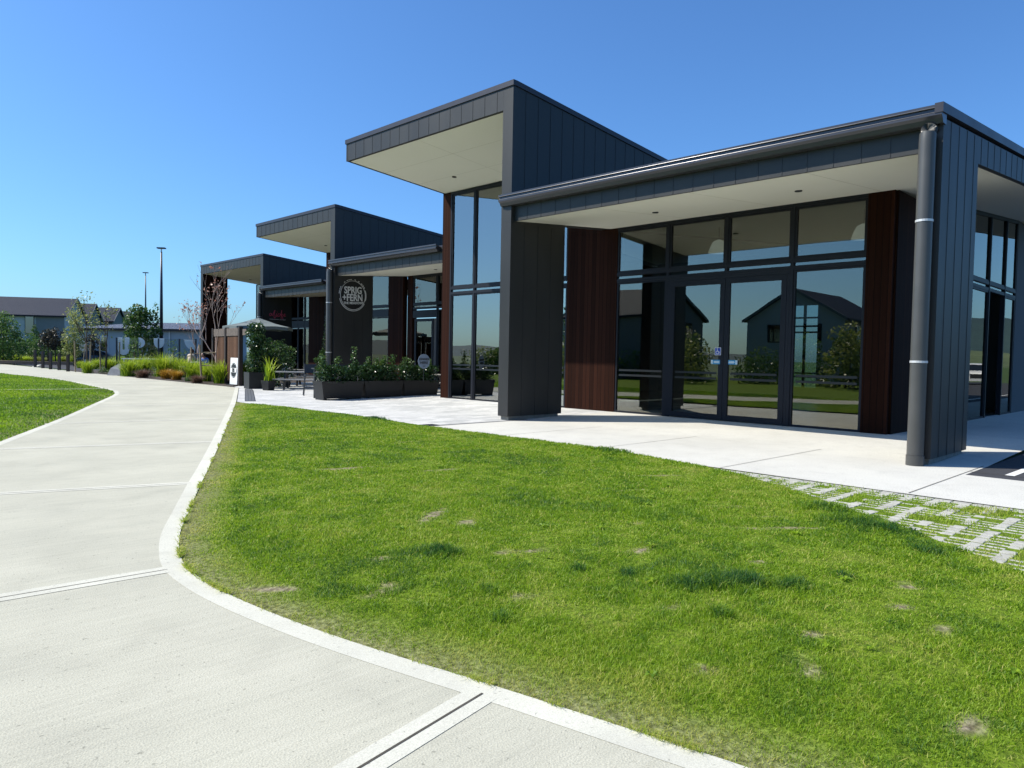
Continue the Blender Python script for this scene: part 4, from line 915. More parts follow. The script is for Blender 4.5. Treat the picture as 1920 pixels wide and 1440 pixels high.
# dense trees and bushes towards the houses
p = camxy(263, 690, 58)
t = thing('dark_tree', 'dense dark green young tree in front of the single storey building', 'tree', (p.x, p.y, 0)); r = random.Random(8)
bl = []
for i in range(34):
    z = 1.0+i*.155; w = 2.35*(1-((z-2.4)/4.6)**2 if z > 2.4 else .8+.2*z/2.4)**.9*r.uniform(.45, .95) if z < 5.2 else r.uniform(.4, 1.3); a = i*2.4
    bl.append((w*cos(a)*.8, w*sin(a)*.8, z, .55, .55, .6*r.uniform(.7, 1.3)))
bl += [(r2.x*1.5, r2.y*1.5, 6.2, .3, .3, .7), (r2.x*1.2, r2.y*1.2, 5.5, .45, .45, .6), (-r2.x*.6, -r2.y*.6, 5.9, .2, .2, .6), (-r2.x*1.3, -r2.y*1.3, 5.5, .25, .25, .5)]
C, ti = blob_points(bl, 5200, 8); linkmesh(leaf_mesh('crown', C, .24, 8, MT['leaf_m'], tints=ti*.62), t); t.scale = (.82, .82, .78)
b = MB(); b.tube([(0, 0, -.1), (0, 0, 2.5), (.1, 0, 5.2)], [.12, .09, .03], 8)
for k in range(12): q = bl[k*2]; b.tube([(0, 0, q[2]*.6), (q[0]*.6, q[1]*.6, q[2]*.9), (q[0], q[1], q[2])], [.04, .03, .012], 5)
b.obj('trunk', MT['bark_d'], t, smooth=True)
def pshrub(name, label, xp, D, w, h, lm, n, size, seed, **k):
    p = camxy(xp, 690, D); return shrub(name, label, k.pop('cat', 'shrub'), (p.x, p.y, 0), w, h, lm, n, size, seed, **k)
pshrub('bushy_tree', 'large rounded mid green bush at the left edge before the long house', 6, 70, 4.4, 4.9, 'leaf_m', 5200, .2, 51, z0=.2, nb=34, cat='tree')
pshrub('conifer', 'slim pale green conifer against the wall of the long house', 66, 84, 1.5, 4.3, 'leaf_m', 1500, .17, 52, z0=.2, nb=22, top=1.6, cat='tree')
pshrub('topiary_tree', 'dark leaved standard tree with a flat round head, left of the pair', 90, 70, 2.0, 3.3, 'leaf_p', 1500, .15, 53, trunk=1.5, z0=.1, nb=14, top=.3, cat='tree', group='dark leaved standard trees')
pshrub('topiary_tree', 'dark leaved standard tree with a flat round head, right of the pair', 104, 70, 2.1, 3.5, 'leaf_p', 1500, .15, 54, trunk=1.5, z0=.1, nb=14, top=.3, cat='tree', group='dark leaved standard trees')
pshrub('bushy_tree', 'upright yellow green young tree before the porch of the long house', 139, 66, 2.6, 4.1, 'leaf_y', 2200, .16, 55, trunk=.6, z0=.2, nb=22, top=.9, cat='tree')
pshrub('topiary_tree', 'small dark leaved standard tree behind the stakes of the saplings', 176, 72, 1.8, 3.1, 'leaf_p', 1200, .15, 56, trunk=1.4, z0=.1, nb=13, top=.3, cat='tree')
HL = [('rounded green hedge bush beside the big left bush', 34, 3.4, 2.6), ('green hedge bush under the slim conifer', 50, 3.2, 2.3), ('light green hedge bush left of the dark standard trees', 68, 3.6, 2.5), ('green hedge bush behind the dark standard trees', 98, 3.0, 2.0), ('low green hedge bush by the porch', 118, 2.6, 1.7), ('dark low bush at the far left edge of the bed', 0, 4.0, 2.4)]
for i, (l, xp, w, h) in enumerate(HL): pshrub('hedge_bush', l, xp, 79-(i % 3), w, h, 'leaf_m' if i < 5 else 'leaf_d', 1700, .18, 60+i, z0=.05, nb=18, top=.5)
for i, (xp, D, w, h, l) in enumerate(((252, 47, 1.3, 2.4, 'loose grey green shrub behind the glass screen, in front of the dark tree'), (325, 46, 1.5, 2.3, 'airy grey green shrub behind the glass screen, left of the seated pair'), (345, 47, 1.2, 1.6, 'small pale shrub behind the glass screen beside the seated pair'))):
    pshrub('leafy_shrub', l, xp, D, w, h, 'leaf_m', 420, .1, 70+i, z0=.1, nb=12)

# ------------------------------------------------------------------ courtyard shrubs and pots
def pot(name, label, x, y, w, d, h, rz=0, taper=.86, feet=True, rim=True, m='planter', group=None):
    t = thing(name, label, 'planter', (x, y, 0), rz, group); z0 = .05 if feet else 0; b = MB(); W2, D2 = w/2, d/2; k = taper
    zr = h-.11 if rim else h
    def ring(s, z): return [(-W2*s, -D2*s, z), (W2*s, -D2*s, z), (W2*s, D2*s, z), (-W2*s, D2*s, z)]
    v = ring(k, z0)+ring(1-(1-k)*.12, zr)+ring(1.0, zr)+ring(1.02, h)+ring(.93, h)+ring(.9, h-.07)
    f = [(3, 2, 1, 0)]+[(4*i+j, 4*i+(j+1) % 4, 4*i+4+(j+1) % 4, 4*i+4+j) for i in range(5) for j in range(4)]+[(20, 21, 22, 23)]
    b.add(v, f); b.obj('box', MT[m], t, bevel=.006)
    if feet:
        for i, sx in enumerate((-1, 1)): MB().box(sx*W2*k-.13*(sx > 0)-.0*(sx < 0), sx*W2*k+.13*(sx < 0), -D2*k+.01, D2*k-.01, 0, .049).obj('foot', MT[m], t)
    s = MB().add([(x_*1, y_*1, h-.06) for x_, y_, _ in ring(.89, 0)], [(0, 1, 2, 3)]).obj('potting_soil', MT['bark_bed'], t)
    return t
PL = [('black trough planter nearest the bar stool, leftmost of three', 13.62), ('black trough planter in the middle of the row of three', 15.32), ('black trough planter nearest the reddish timber post, rightmost of three', 17.02)]
PZ_ = []
for i, (l, x) in enumerate(PL):
    pot('planter_box', l, x, 22.3, 1.66, .62, .64, 0.0, .9, group='row of black trough planters')
    s = thing('laurel_shrub', ['glossy leaved shrub with tall side shoots in the left trough planter', 'glossy leaved shrub with three upright shoots in the middle trough planter', 'glossy leaved shrub around the oval sign in the right trough planter'][i], 'shrub', (x, 22.3, 0), 0, 'shrubs in the trough planters')
    r = np.random.default_rng(80+i); n = 3600
    X_ = r.uniform(-.78, .78, n); Y_ = r.normal(0, .17, n); Z_ = .58+r.random(n)**.8*.62
    gap = (vnoise(np.c_[X_*4+i*9, Z_*4], 1, 90+i) > .3); C = np.c_[X_, Y_, Z_][gap]; ti = r.random(len(C))*.45+.3*(C[:, 2]-.6)
    SH = [[(-.7, 1.55), (-.1, 1.5), (.55, 1.85), (.62, 1.3), (-.62, 1.3)], [(-.55, 1.5), (-.2, 1.45), (.15, 1.55), (.5, 1.6), (-.6, 1.3), (.05, 1.4)], [(-.65, 1.5), (-.4, 1.45), (.5, 1.45), (-.55, 1.3), (.35, 1.3)]][i]
    for sx, st in SH:
        m_ = 150; q = r.random(m_); C = np.r_[C, np.c_[sx+r.normal(0, .07, m_)*(1.25-q)+(q*.08), r.normal(0, .07, m_), 1.0+(st-1.0)*q]]; ti = np.r_[ti, .45+.5*r.random(m_)]
    linkmesh(leaf_mesh('foliage', C, .085, 80+i, MT['leaf_d'], tints=ti, aspect=.5), s)
    b = MB()
    for sx, st in SH: b.tube([(sx*.8, 0, .55), (sx, 0, 1.0), (sx+.06, 0, st-.05)], [.012, .009, .004], 5)
    b.obj('stem', MT['bark_d'], s)
# square planter with a columnar shrub, pots
p = gnd(463, 730)
pot('square_planter', 'large square charcoal planter with a columnar shrub at the patio corner', p.x+.62, p.y+.42, .85, .95, .72, -.2, .98, False, False)
s = thing('columnar_shrub', 'tall columnar glossy shrub in the square charcoal planter', 'shrub', (p.x+.62, p.y+.42, 0))
bl = [(random.Random(i).uniform(-.22, .22), random.Random(i+50).uniform(-.22, .22), .75+i*.105, .3, .3, .22) for i in range(22)]+[(.1, -.1, 2.95, .2, .2, .25), (-.2, .1, 2.6, .25, .25, .25)]
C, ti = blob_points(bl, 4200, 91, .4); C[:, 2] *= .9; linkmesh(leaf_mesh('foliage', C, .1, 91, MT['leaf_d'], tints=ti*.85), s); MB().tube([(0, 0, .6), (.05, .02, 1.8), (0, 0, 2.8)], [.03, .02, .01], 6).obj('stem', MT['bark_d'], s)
p = gnd(499, 733)
pot('plant_pot', 'small black pot with strappy green leaves beside the square planter', p.x+.2, p.y+.2, .42, .42, .42, .3, .75, False, True)
s = thing('strappy_plant', 'young plant with pale green sword leaves in the small black pot', 'plant', (p.x+.2, p.y+.2, .38)); b = MB(); r = random.Random(5)
me = tuft_mesh('leaf_fan', 1.3, 1.1, 34, 12, 'g_lime', .06, .2); linkmesh(me, s, 'leaf_fan'); b.tube([(0, 0, -.1), (0, 0, .25)], .03, 7).obj('stem', MT['bark_d'], s)
for i, (xp, yp, D, w, h, l) in enumerate(((523, 700, 34, 2.0, 2.1, 'wide dark glossy shrub behind the benches, under the umbrella'), (505, 700, 33, 1.0, 2.2, 'narrow dark glossy shrub just right of the columnar shrub'), (604, 700, 33, .9, 1.7, 'climbing plant at the foot of the downpipe with the round sign'))):
    pshrub('laurel_shrub', l, xp, D, w, h, 'leaf_d', 2600, .1, 95+i, z0=.1, nb=20, top=.35)
p = camxy(604, 690, 33); b = MB(); b.tube([(0, 0, 1.5), (.2, .1, 2.6), (.42, .2, 3.9)], .008, 4); t = thing('climbing_vine', 'thin vine climbing a wire up towards the gutter left of the round sign', 'plant', (p.x, p.y, 0)); b.obj('stem', MT['bark_d'], t)
r = np.random.default_rng(3); q = r.random(160)**1.6; C = np.c_[.2*q*2.1+r.normal(0, .04, 160), .1*q*2+r.normal(0, .04, 160), 1.5+2.3*q]; linkmesh(leaf_mesh('foliage', C, .07, 3, MT['leaf_d']), t)
# flowers on the bench end
p = camxy(539, 690, 33); t = thing('potted_flowers', 'small pot of white flowers at the end of the picnic bench', 'plant', (p.x, p.y, .0))
MB().tube([(0, 0, 0), (0, 0, .35)], [.12, .16], 14).obj('pot', MT['black'], t); r = np.random.default_rng(6); C = r.normal(size=(260, 3))*(.16, .16, .17)+(0, 0, .62)
linkmesh(leaf_mesh('foliage', C, .07, 6, MT['leaf_d']), t); C = r.normal(size=(46, 3))*(.17, .17, .17)+(0, 0, .68); linkmesh(leaf_mesh('blossom', C, .07, 7, leafmat('white_petal', (.6, .6, .58), (.75, .75, .72)), aspect=.9), t)
# ------------------------------------------------------------------ fence, umbrella, furniture
fp = camxy(400, 690, 37.5); fq = camxy(455, 690, 33.6); dv = (fq-fp); dv.z = 0; FL = dv.length; fz = math.atan2(dv.y, dv.x)
t = thing('timber_fence', 'dark stained timber screen fence with chunky posts and top rail, beside the umbrella', 'fence', (fp.x, fp.y, 0), fz)
for u in (0.02, .48, .93): MB().box(u*FL-.09, u*FL+.09, -.09, .09, -.1, 2.75).obj('post', mat('fence_post', (.035, .022, .018), .7, noise=.4, nscale=9) if u < .1 else bpy.data.materials['fence_post'], t, bevel=.01)
for a, c in ((.07, .43), (.53, .88)):
    MB().box(a*FL, c*FL, -.03, .03, .2, 2.32).obj('board_panel', MT['dwood'], t)
    MB().box(a*FL-.05, c*FL+.05, -.07, .07, 2.33, 2.7).obj('top_rail', mat('weathered_beam', (.15, .12, .1), .85, noise=.5, nscale=9, bump=.5) if a < .1 else bpy.data.materials['weathered_beam'], t, bevel=.01)
# timber beam continuing behind the shrubs
fr = camxy(472, 690, 33.2); d3 = fr-fq; MB().box(.15, d3.length, -.06, .06, 2.35, 2.62).obj('beam', bpy.data.materials['weathered_beam'], t, loc=(FL, 0, 0))

pc = camxy(484, 690, 37.0)
t = thing('market_umbrella', 'open grey green market umbrella over the courtyard tables', 'umbrella', (pc.x, pc.y, 0), .5)
MT['canvas'] = mat('grey_green_canvas', (.17, .2, .195), .8, noise=.08, nscale=3, bump=.15, bscale=60)
b = MB(); n = 8; Rr = 1.7; ap = (0, 0, 3.32); z1 = 2.84
ring = [(Rr*cos(2*pi*i/n), Rr*sin(2*pi*i/n), z1) for i in range(n)]; mid = [(Rr*.5*cos(2*pi*i/n), Rr*.5*sin(2*pi*i/n), z1+.2) for i in range(n)]
midv = [(Rr*.46*cos(2*pi*(i+.5)/n), Rr*.46*sin(2*pi*(i+.5)/n), z1+.18) for i in range(n)]; rv = [(Rr*.9*cos(2*pi*(i+.5)/n), Rr*.9*sin(2*pi*(i+.5)/n), z1+.03) for i in range(n)]
v = [ap]+ring+mid+midv+rv; f = []
for i in range(n):
    j = (i+1) % n; R0, R1, M0, M1, V, E_ = 1+i, 1+j, 1+n+i, 1+n+j, 1+2*n+i, 1+3*n+i
    f += [(0, M0, V), (0, V, M1), (M0, R0, E_, V), (V, E_, R1, M1)]
b.add(v, f); c = b.obj('canopy', MT['canvas'], t); so_ = c.modifiers.new('s', 'SOLIDIFY'); so_.thickness = .012
b = MB(); 
for i in range(n): 
    p0, p1 = Vector(ring[i]), Vector(rv[i]); p2 = Vector(ring[(i+1) % n]); b.add([p0, p1, p1-Vector((0, 0, .14)), p0-Vector((0, 0, .17))], [(0, 1, 2, 3)]); b.add([p1, p2, p2-Vector((0, 0, .17)), p1-Vector((0, 0, .14))], [(0, 1, 2, 3)])
b.obj('valance', MT['canvas'], t)
MB().tube([(0, 0, 0), (0, 0, 3.2)], .028, 10).obj('pole', MT['black'], t)
b = MB(); [b.tube([(0, 0, 3.14), (Rr*.98*cos(2*pi*i/n), Rr*.98*sin(2*pi*i/n), z1-.02)], .012, 5) for i in range(n)]; b.obj('rib', MT['black'], t)
MB().tube([(0, 0, 0), (0, 0, .08)], .35, 20).obj('base', MT['black'], t); MB().tube([(0, 0, 3.2), (0, 0, 3.28)], [.1, .03], 10).obj('finial', MT['black'], t)

MT['tabletop'] = mat('weathered_pale_timber', (.42, .4, .37), .6, noise=.2, nscale=10, stretch=(1, 12, 1))
def picnic(name, label, loc, rz, L=2.6):
    t = thing(name, label, 'table', loc, rz, 'picnic tables in the courtyard'); MB().box(-L/2, L/2, -.38, .38, .74, .79).obj('table_top', MT['tabletop'], t, bevel=.005)
    for s_ in (-1, 1):
        MB().box(-L/2, L/2, s_*.75-.15, s_*.75+.15, .44, .485).obj('bench_seat', MT['tabletop'], t, bevel=.005)
        for e in (-1, 1):
            x = e*(L/2-.45); MB().add([(x-.04, s_*.25-.05, .735), (x+.04, s_*.25-.05, .735), (x+.04, s_*.25+.05, .735), (x-.04, s_*.25+.05, .735), (x-.04, s_*.62-.05, 0), (x+.04, s_*.62-.05, 0), (x+.04, s_*.62+.05, 0), (x-.04, s_*.62+.05, 0)],
                [(0, 1, 2, 3), (7, 6, 5, 4), (0, 4, 5, 1), (1, 5, 6, 2), (2, 6, 7, 3), (3, 7, 4, 0)]).obj('leg', MT['black'], t)
    for e in (-1, 1): x = e*(L/2-.45)+.06; MB().box(x-.02, x+.02, -.88, .88, .36, .435).obj('cross_beam', MT['black'], t)
    return t
p = camxy(577, 702, 31.5); picnic('picnic_table', 'long picnic table with pale top and attached benches, left of the bar stool', (p.x, p.y, 0), -.62, 2.7)
p = camxy(590, 695, 35.5); picnic('picnic_table', 'second picnic table farther back in the shade of the courtyard', (p.x, p.y, 0), -.62, 2.4)
def stool(label, loc, rz):
    t = thing('bar_stool', label, 'bar stool', loc, rz, 'dark bar stools'); m = mat('stool_grey', (.035, .037, .042), .5) if 'stool_grey' not in bpy.data.materials else bpy.data.materials['stool_grey']
    MB().box(-.21, .21, -.21, .2, .745, .775).obj('seat', m, t, bevel=.006)
    b = MB(); b.add([(-.2, .2, .84), (.2, .2, .84), (.2, .225, .84), (-.2, .225, .84), (-.2, .27, 1.17), (.2, .27, 1.17), (.2, .295, 1.17), (-.2, .295, 1.17)], [(3, 2, 1, 0), (4, 5, 6, 7), (0, 1, 5, 4), (1, 2, 6, 5), (2, 3, 7, 6), (3, 0, 4, 7)]); b.obj('backrest', m, t)
    for sx in (-1, 1):
        MB().tube([(sx*.21, .29, 1.18), (sx*.2, .2, .76), (sx*.25, .28, 0)], .017, 8).obj('leg', m, t); MB().tube([(sx*.2, -.19, .75), (sx*.25, -.26, 0)], .017, 8).obj('leg', m, t)
    b = MB(); b.tube([(-.235, -.235, .3), (.235, -.235, .3)], .013, 6); b.tube([(-.235, .255, .3), (.235, .255, .3)], .013, 6); b.obj('footrest', m, t); return t
p = gnd(580, 742); st0 = stool('dark bar stool with solid back standing at the left end of the trough planters', (p.x+.1, p.y+.1, 0), -.45+pi*.0)
for i, (xp, D, rz, l) in enumerate(((634, 27.5, .3, 'bar stool behind the left trough planter, left of two at the high table'), (652, 28.0, -.2, 'bar stool behind the left trough planter, right of two at the high table'), (698, 28, 2.6, 'bar stool with its back rail showing above the middle trough planter'), (746, 27.5, 1.2, 'tilted dark chair back between the middle and right trough planters'))):
    c = copy_tree(st0); p = camxy(xp, 690, D); c.location = (p.x, p.y, 0); c.rotation_euler.z = rz; c['label'] = l
p = camxy(640, 690, 26.3); t = thing('high_table', 'dark high bar table behind the left trough planter', 'table', (p.x, p.y, 0), 0)
MB().box(-1.0, 1.0, -.35, .35, 1.03, 1.07).obj('table_top', bpy.data.materials['stool_grey'], t); [MB().box(sx-.03, sx+.03, sy-.03, sy+.03, 0, 1.029).obj('leg', bpy.data.materials['stool_grey'], t) for sx in (-.9, .9) for sy in (-.28, .28)]
p = camxy(800, 690, 30.5); picnic('picnic_table', 'pale topped picnic table behind the right trough planter', (p.x, p.y, 0), 0, 1.9)
# oval sign
p = camxy(795, 667, 25.0); t = thing('oval_sign', 'round pale blue grey DINNER HERE sign on a stick in the right trough planter', 'sign', (p.x, p.y, 1.38), -.35)
b = MB(); disc(b, 0, 0, .25, -.01, .01, sx=.84); b.obj('board', mat('sign_pale_blue', (.15, .19, .25), .5), t)
MB().tube([(0, .02, -.7), (0, .02, -.1)], .012, 6).obj('stick', MT['black'], t)
put_text(t, 'lettering', 'DINNER', .1, (0, -.012, .07), MT['signblack'], .002); put_text(t, 'lettering', 'HERE', .12, (0, -.012, -.05), MT['signblack'], .002)
b = MB(); arc(b, 0, -.14, .03, .012, 180, 360, -.016, -.011, 8); b.obj('icon', MT['signblack'], t)
# sandwich board
p = gnd(434, 723); t = thing('sandwich_board', 'white sandwich board with the round black SPRIG + FERN logo at the path edge', 'sign', (p.x+.2, p.y, 0), -pi/2-.06)
for sg, n_ in ((-1, 'front_board'), (1, 'rear_board')):
    b = MB(); b.add([(-.45, sg*.1-.012, .06), (.45, sg*.1-.012, .06), (.45, sg*.1+.012, .06), (-.45, sg*.1+.012, .06), (-.45, sg*.06-.012, 1.3), (.45, sg*.06-.012, 1.3), (.45, sg*.06+.012, 1.3), (-.45, sg*.06+.012, 1.3)], [(3, 2, 1, 0), (4, 5, 6, 7), (0, 1, 5, 4), (1, 2, 6, 5), (2, 3, 7, 6), (3, 0, 4, 7)])
    o = b.obj(n_, MT['white'], t); 
    if sg < 0: fbd = o
MB().box(-.46, .46, -.29, .29, 0, .055).obj('base', MT['black'], t)
def tilt(o): o.matrix_parent_inverse = Matrix.Translation((0, -.088, .68)) @ Matrix.Rotation(-math.atan(.04/1.24), 4, 'X'); return o
b = MB(); disc(b, 0, .04, .3, -.022, -.015); tilt(b.obj('logo_disc', MT['signblack'], t)); b = MB(); arc(b, 0, .04, .33, .018, 0, 360, -.02, -.016, 40); tilt(b.obj('logo_ring', MT['signblack'], t))
b = MB(); b.box(-.36, .36, -.026, -.0225, -.06, .145); tilt(b.obj('logo_band', MT['white'], t))
tilt(put_text(t, 'lettering', 'SPRIG', .11, (0, -.028, .085), MT['signblack'], .004)); tilt(put_text(t, 'lettering', '+FERN', .11, (0, -.028, -.005), MT['signblack'], .004))

# ------------------------------------------------------------------ glass screen with big letters
A = camxy(219, 690, 50.7); B = camxy(372, 690, 50.7); A.z = B.z = 0; dv = B-A; GL = dv.length; gz = math.atan2(dv.y, dv.x)
t = thing('glass_screen', 'clear glass screen fence with large frosted U P U lettering behind the bed', 'fence', tuple(A), gz)
PXM = 50.7/1371.16
def gx(xp): return (xp-219)*PXM
def gzv(yp, xp): return 1.6+((643.17+(xp+399.3)*.0187)-yp)*PXM
MT['fpost'] = mat('screen_post', (.02, .022, .04), .4); MT['frost'] = leafmat('frosted_film', (.85, .9, .93), (.85, .9, .93), trans=.5)
TOPZ = 2.38
for xp in (219, 258.5, 297.5, 336.5, 367): MB().box(gx(xp)-.045, gx(xp)+.045, -.05, .05, 0, TOPZ+.02).obj('post', MT['fpost'], t)
for a, c in ((219, 258.5), (258.5, 297.5), (297.5, 336.5), (336.5, 367)):
    MB().box(gx(a)+.05, gx(c)-.05, -.006, .006, .1, TOPZ).obj('glass_panel', MT.setdefault('clearglass', glassmat('clear_screen_glass', (.86, .9, .9), .03)), t)
def lett(prs, nm): 
    b = MB(); [b.prism([(gx(x), gzv(y, 300)) for x, y in pr], -.02, -.012, 'y') for pr in prs]; return b.obj(nm, MT['frost'], t)
def ell(cx, cy, rx, ry, a0, a1, n=18): return [(cx+rx*cos(radians(a0+(a1-a0)*i/n)), cy+ry*sin(radians(a0+(a1-a0)*i/n))) for i in range(n+1)]
lett([[(221, 634), (230, 634), (230, 655), (221, 655)], [(234, 634), (243, 634), (243, 655), (234, 655)]]+[[(232+a*cos(radians(w)), 655+a*sin(radians(w))*s_) for a, w, s_ in ((11, k, 1.08), (11, k+15, 1.08), (2, k+15, 1), (2, k, 1))] for k in range(0, 180, 15)], 'letter_u')
lett([[(260, 634)]+ell(261, 643.5, 11, 9.5, -90, 90)+[(260, 651)]], 'letter_p')
lett([[(288.5, 634.5), (308, 634.5)]+ell(298.3, 641, 9.8, 12, 0, 180)], 'letter_u')
lett([[(344, 636), (366, 636), (366, 656)]+ell(368, 637, 22, 20, 95, 180, 10)[1:]], 'letter_p')
t = thing('garden_table', 'long white topped counter behind the grasses and the glass screen', 'table', tuple(camxy(262, 690, 46.5)*1.0), gz); t.location.z = 0
MB().box(-1.0, 2.0, -.3, .3, .98, 1.04).obj('table_top', MT['white'], t); [MB().box(x-.04, x+.04, -.2, .2, 0, .979).obj('leg', MT['white'], t) for x in (-.9, 1.9)]

# ------------------------------------------------------------------ bollards, rail, lamp posts, small sign
MT['bollard'] = mat('bollard_timber', (.055, .04, .035), .7, noise=.4, nscale=9, bump=.3)
BL = [(66, 688), (80.5, 690.5), (95, 692.5), (111, 694), (127.5, 696.5)]
for i, (xp, yp) in enumerate(BL):
    p = gnd(xp, yp); b = MB(); w = .085
    b.add([(-w, -w, -.05), (w, -w, -.05), (w, w, -.05), (-w, w, -.05), (-w, -w, 1.4), (w, -w, 1.52), (w, w, 1.52), (-w, w, 1.4)], [(3, 2, 1, 0), (4, 5, 6, 7), (0, 1, 5, 4), (1, 2, 6, 5), (2, 3, 7, 6), (3, 0, 4, 7)])
    o = b.obj('bollard', MT['bollard'], bevel=.008, loc=(p.x, p.y, 0), rz=-.7); D = (p-camo.location).dot(f_); o.scale.z = .98*33*D/1371/1.5
    tag(o, ['dark bollard at the left end of the row of five', 'second dark bollard from the left', 'middle dark bollard of the row of five', 'fourth dark bollard from the left', 'dark bollard at the right end of the row of five, nearest the grasses'][i], 'bollard', 'dark square bollards across the path')
p0, p1 = camxy(-60, 684, 68), camxy(156, 686, 66); d = p1-p0; L = Vector((d.x, d.y)).length
t = thing('low_rail', 'low dark horizontal timber barrier rail along the verge behind the bollards', 'barrier', (p0.x, p0.y, 0), math.atan2(d.y, d.x))
MB().box(0, L, -.08, .08, .1, .34).obj('rail', MT['bollard'], t); MB().box(0, L, -.085, .085, .341, .37).obj('rail_cap', MT['stake'], t); [MB().box(x-.08, x+.08, -.07, .07, -.1, .0995).obj('post', MT['bollard'], t) for x in np.linspace(.2, L-.2, 6)]
p = camxy(80, 684, 70); t = thing('small_sign', 'small dark plate sign on a short post behind the second bollard', 'sign', (p.x, p.y, 0), -.7)
MB().box(-.03, .03, -.02, .02, 0, 1.2).obj('post', MT['black'], t); MB().box(-.22, .22, -.035, -.021, 1.0, 1.25).obj('plate', mat('grey_plate', (.09, .1, .11), .5), t)
def lamp_post(label, xp, D, h, r0):
    p = camxy(xp, 690, D); t = thing('lamp_post', label, 'lamp post', (p.x, p.y, 0), -.7)
    MB().tube([(0, 0, 0), (0, 0, h*.55), (0, 0, h-.35)], [r0, r0*.72, r0*.4], 10).obj('pole', MT.setdefault('lp', mat('lamp_post_navy', (.012, .014, .035), .4)), t, smooth=True)
    MB().tube([(0, 0, h-.349), (0, 0, h-.1)], r0*.35, 8).obj('neck', MT['strap'] if D < 80 else MT['lp'], t)
    MB().box(-.32, .32, -.2, .2, h-.1, h).obj('lamp_head', MT['lp'], t, bevel=.02); return t
lamp_post('tall tapered dark lamp post, nearer and taller of two', 302.5, 60, 9.95, .16)
lamp_post('slim dark lamp post farther away, behind the dark tree', 273, 95, 11.6, .14)

# ------------------------------------------------------------------ houses
def corrug(name, col):
    m = mat(name, col, .65, 0, .2); t = m.node_tree; N = t.nodes.new; p = t.nodes['Principled BSDF']
    tc = N('ShaderNodeTexCoord'); w = N('ShaderNodeTexWave'); w.inputs['Scale'].default_value = 3.2; w.bands_direction = 'X'; w.inputs['Distortion'].default_value = 0
    t.links.new(tc.outputs['Object'], w.inputs[0]); b = N('ShaderNodeBump'); b.inputs['Distance'].default_value = .08; t.links.new(w.outputs[0], b.inputs['Height']); t.links.new(b.outputs[0], p.inputs['Normal'])
    r = N('ShaderNodeMix'); r.data_type = 'RGBA'; r.inputs[6].default_value = (*[c*.55 for c in col], 1); r.inputs[7].default_value = (*col, 1); t.links.new(w.outputs[0], r.inputs[0]); t.links.new(r.outputs[2], p.inputs['Base Color']); return m
MT['roof_d'] = corrug('dark_ribbed_roof', (.016, .03, .07)); MT['roof_l'] = corrug('grey_ribbed_roof', (.2, .23, .3))
MT['wall_b'] = mat('grey_plaster', (.38, .42, .43), .85, noise=.06, nscale=1); MT['wall_g'] = mat('dark_weatherboard', (.15, .17, .18), .8, noise=.1, nscale=2); MT['wall_w'] = mat('pale_render', (.42, .43, .42), .85, noise=.06, nscale=1)
MT['hglass'] = glassmat('house_glass', (.12, .14, .16), .25)
def house(name, label, corner, ang, L, Wd, he, hr, wall='wall_b', wall2=None, roof='roof_d', wins=(), over=.3):
    """corner: near-right ground corner; local -X runs along the long front, +Y to the back; gable at X=0"""
    t = thing(name, label, 'house', tuple(corner), ang)
    b = MB(); b.prism([(0, 0), (Wd, 0), (Wd, he), (Wd/2, hr), (0, he)], -L, 0, 'x'); b.obj('wall', MT[wall], t)
    if wall2: MB().box(-3.2, .02, -.05, -.003, 0, he-.05).obj('cladding_panel', MT[wall2], t)
    k = (hr-he)/(Wd/2)
    for s_ in (0, 1):
        y0, y1 = (-over, Wd/2) if s_ == 0 else (Wd/2, Wd+over); z0 = he-over*k if s_ == 0 else hr; z1 = hr if s_ == 0 else he-over*k
        b = MB(); b.prism([(y0, z0+.03), (y1, z1+.03), (y1, z1+.2), (y0, z0+.2)], -L-over, over, 'x'); b.obj('roof', MT[roof], t)
    b = MB(); b.box(-L-over, over, -over-.12, -over-.003, he-over*k+.0, he-over*k+.17); b.obj('gutter', MT['frame'], t)
    b = MB(); b.prism([(-over, he-over*k-.0), (Wd/2, hr+.0), (Wd+over, he-over*k), (Wd+over, he-over*k+.22), (Wd/2, hr+.24), (-over, he-over*k+.22)], over+.002, over+.06, 'x'); b.obj('barge_board', MT['wall_g'], t)
    for (face, a, z0, w, h) in wins:
        if face == 'f': f = MB().box(a-w/2-.06, a+w/2+.06, -.09, -.052, z0-.06, z0+h+.06).obj('window', MT['frame'], t); MB().box(a-w/2, a+w/2, -.1, -.0905, z0, z0+h).obj('pane', MT['hglass'], f)
        else: f = MB().box(.003, .05, a-w/2-.06, a+w/2+.06, z0-.06, z0+h+.06).obj('window', MT['frame'], t); MB().box(.0505, .06, a-w/2, a+w/2, z0, z0+h).obj('pane', MT['hglass'], f)
    return t
c1 = camxy(121, 690, 92.5); cf = camxy(150, 690, 101); cl = camxy(0, 690, 92); c1.z = cf.z = cl.z = 0
angf = math.atan2((c1-cl).y, (c1-cl).x)
angf += radians(9)
h1 = house('house', 'long two storey grey house with a dark ribbed roof at the far left', c1, angf, 26, 7.6, 5.65, 7.9, wall2='wall_g', wins=(('f', -3.9, 3.4, .9, 2.1), ('f', -3.9, .6, .9, 1.6), ('f', -14, 3.6, 1.4, 1.4), ('g', 4.2, 2.6, 1.6, 2.2), ('g', 6.6, 2.4, 1.0, 1.6)))
b = MB(); b.box(-1.8, 3.0, -1.4, -.12, 2.45, 2.75); b.obj('porch_roof', MT['wall_w'], h1); [MB().box(x, x+.15, -1.3, -1.15, 0, 2.449).obj('porch_post', MT['wall_w'], h1) for x in (-1.7, 2.7)]; MB().box(.1, 2.6, -.9, -.8, .2, 2.2).obj('dark_gate', MT['frame'], h1)
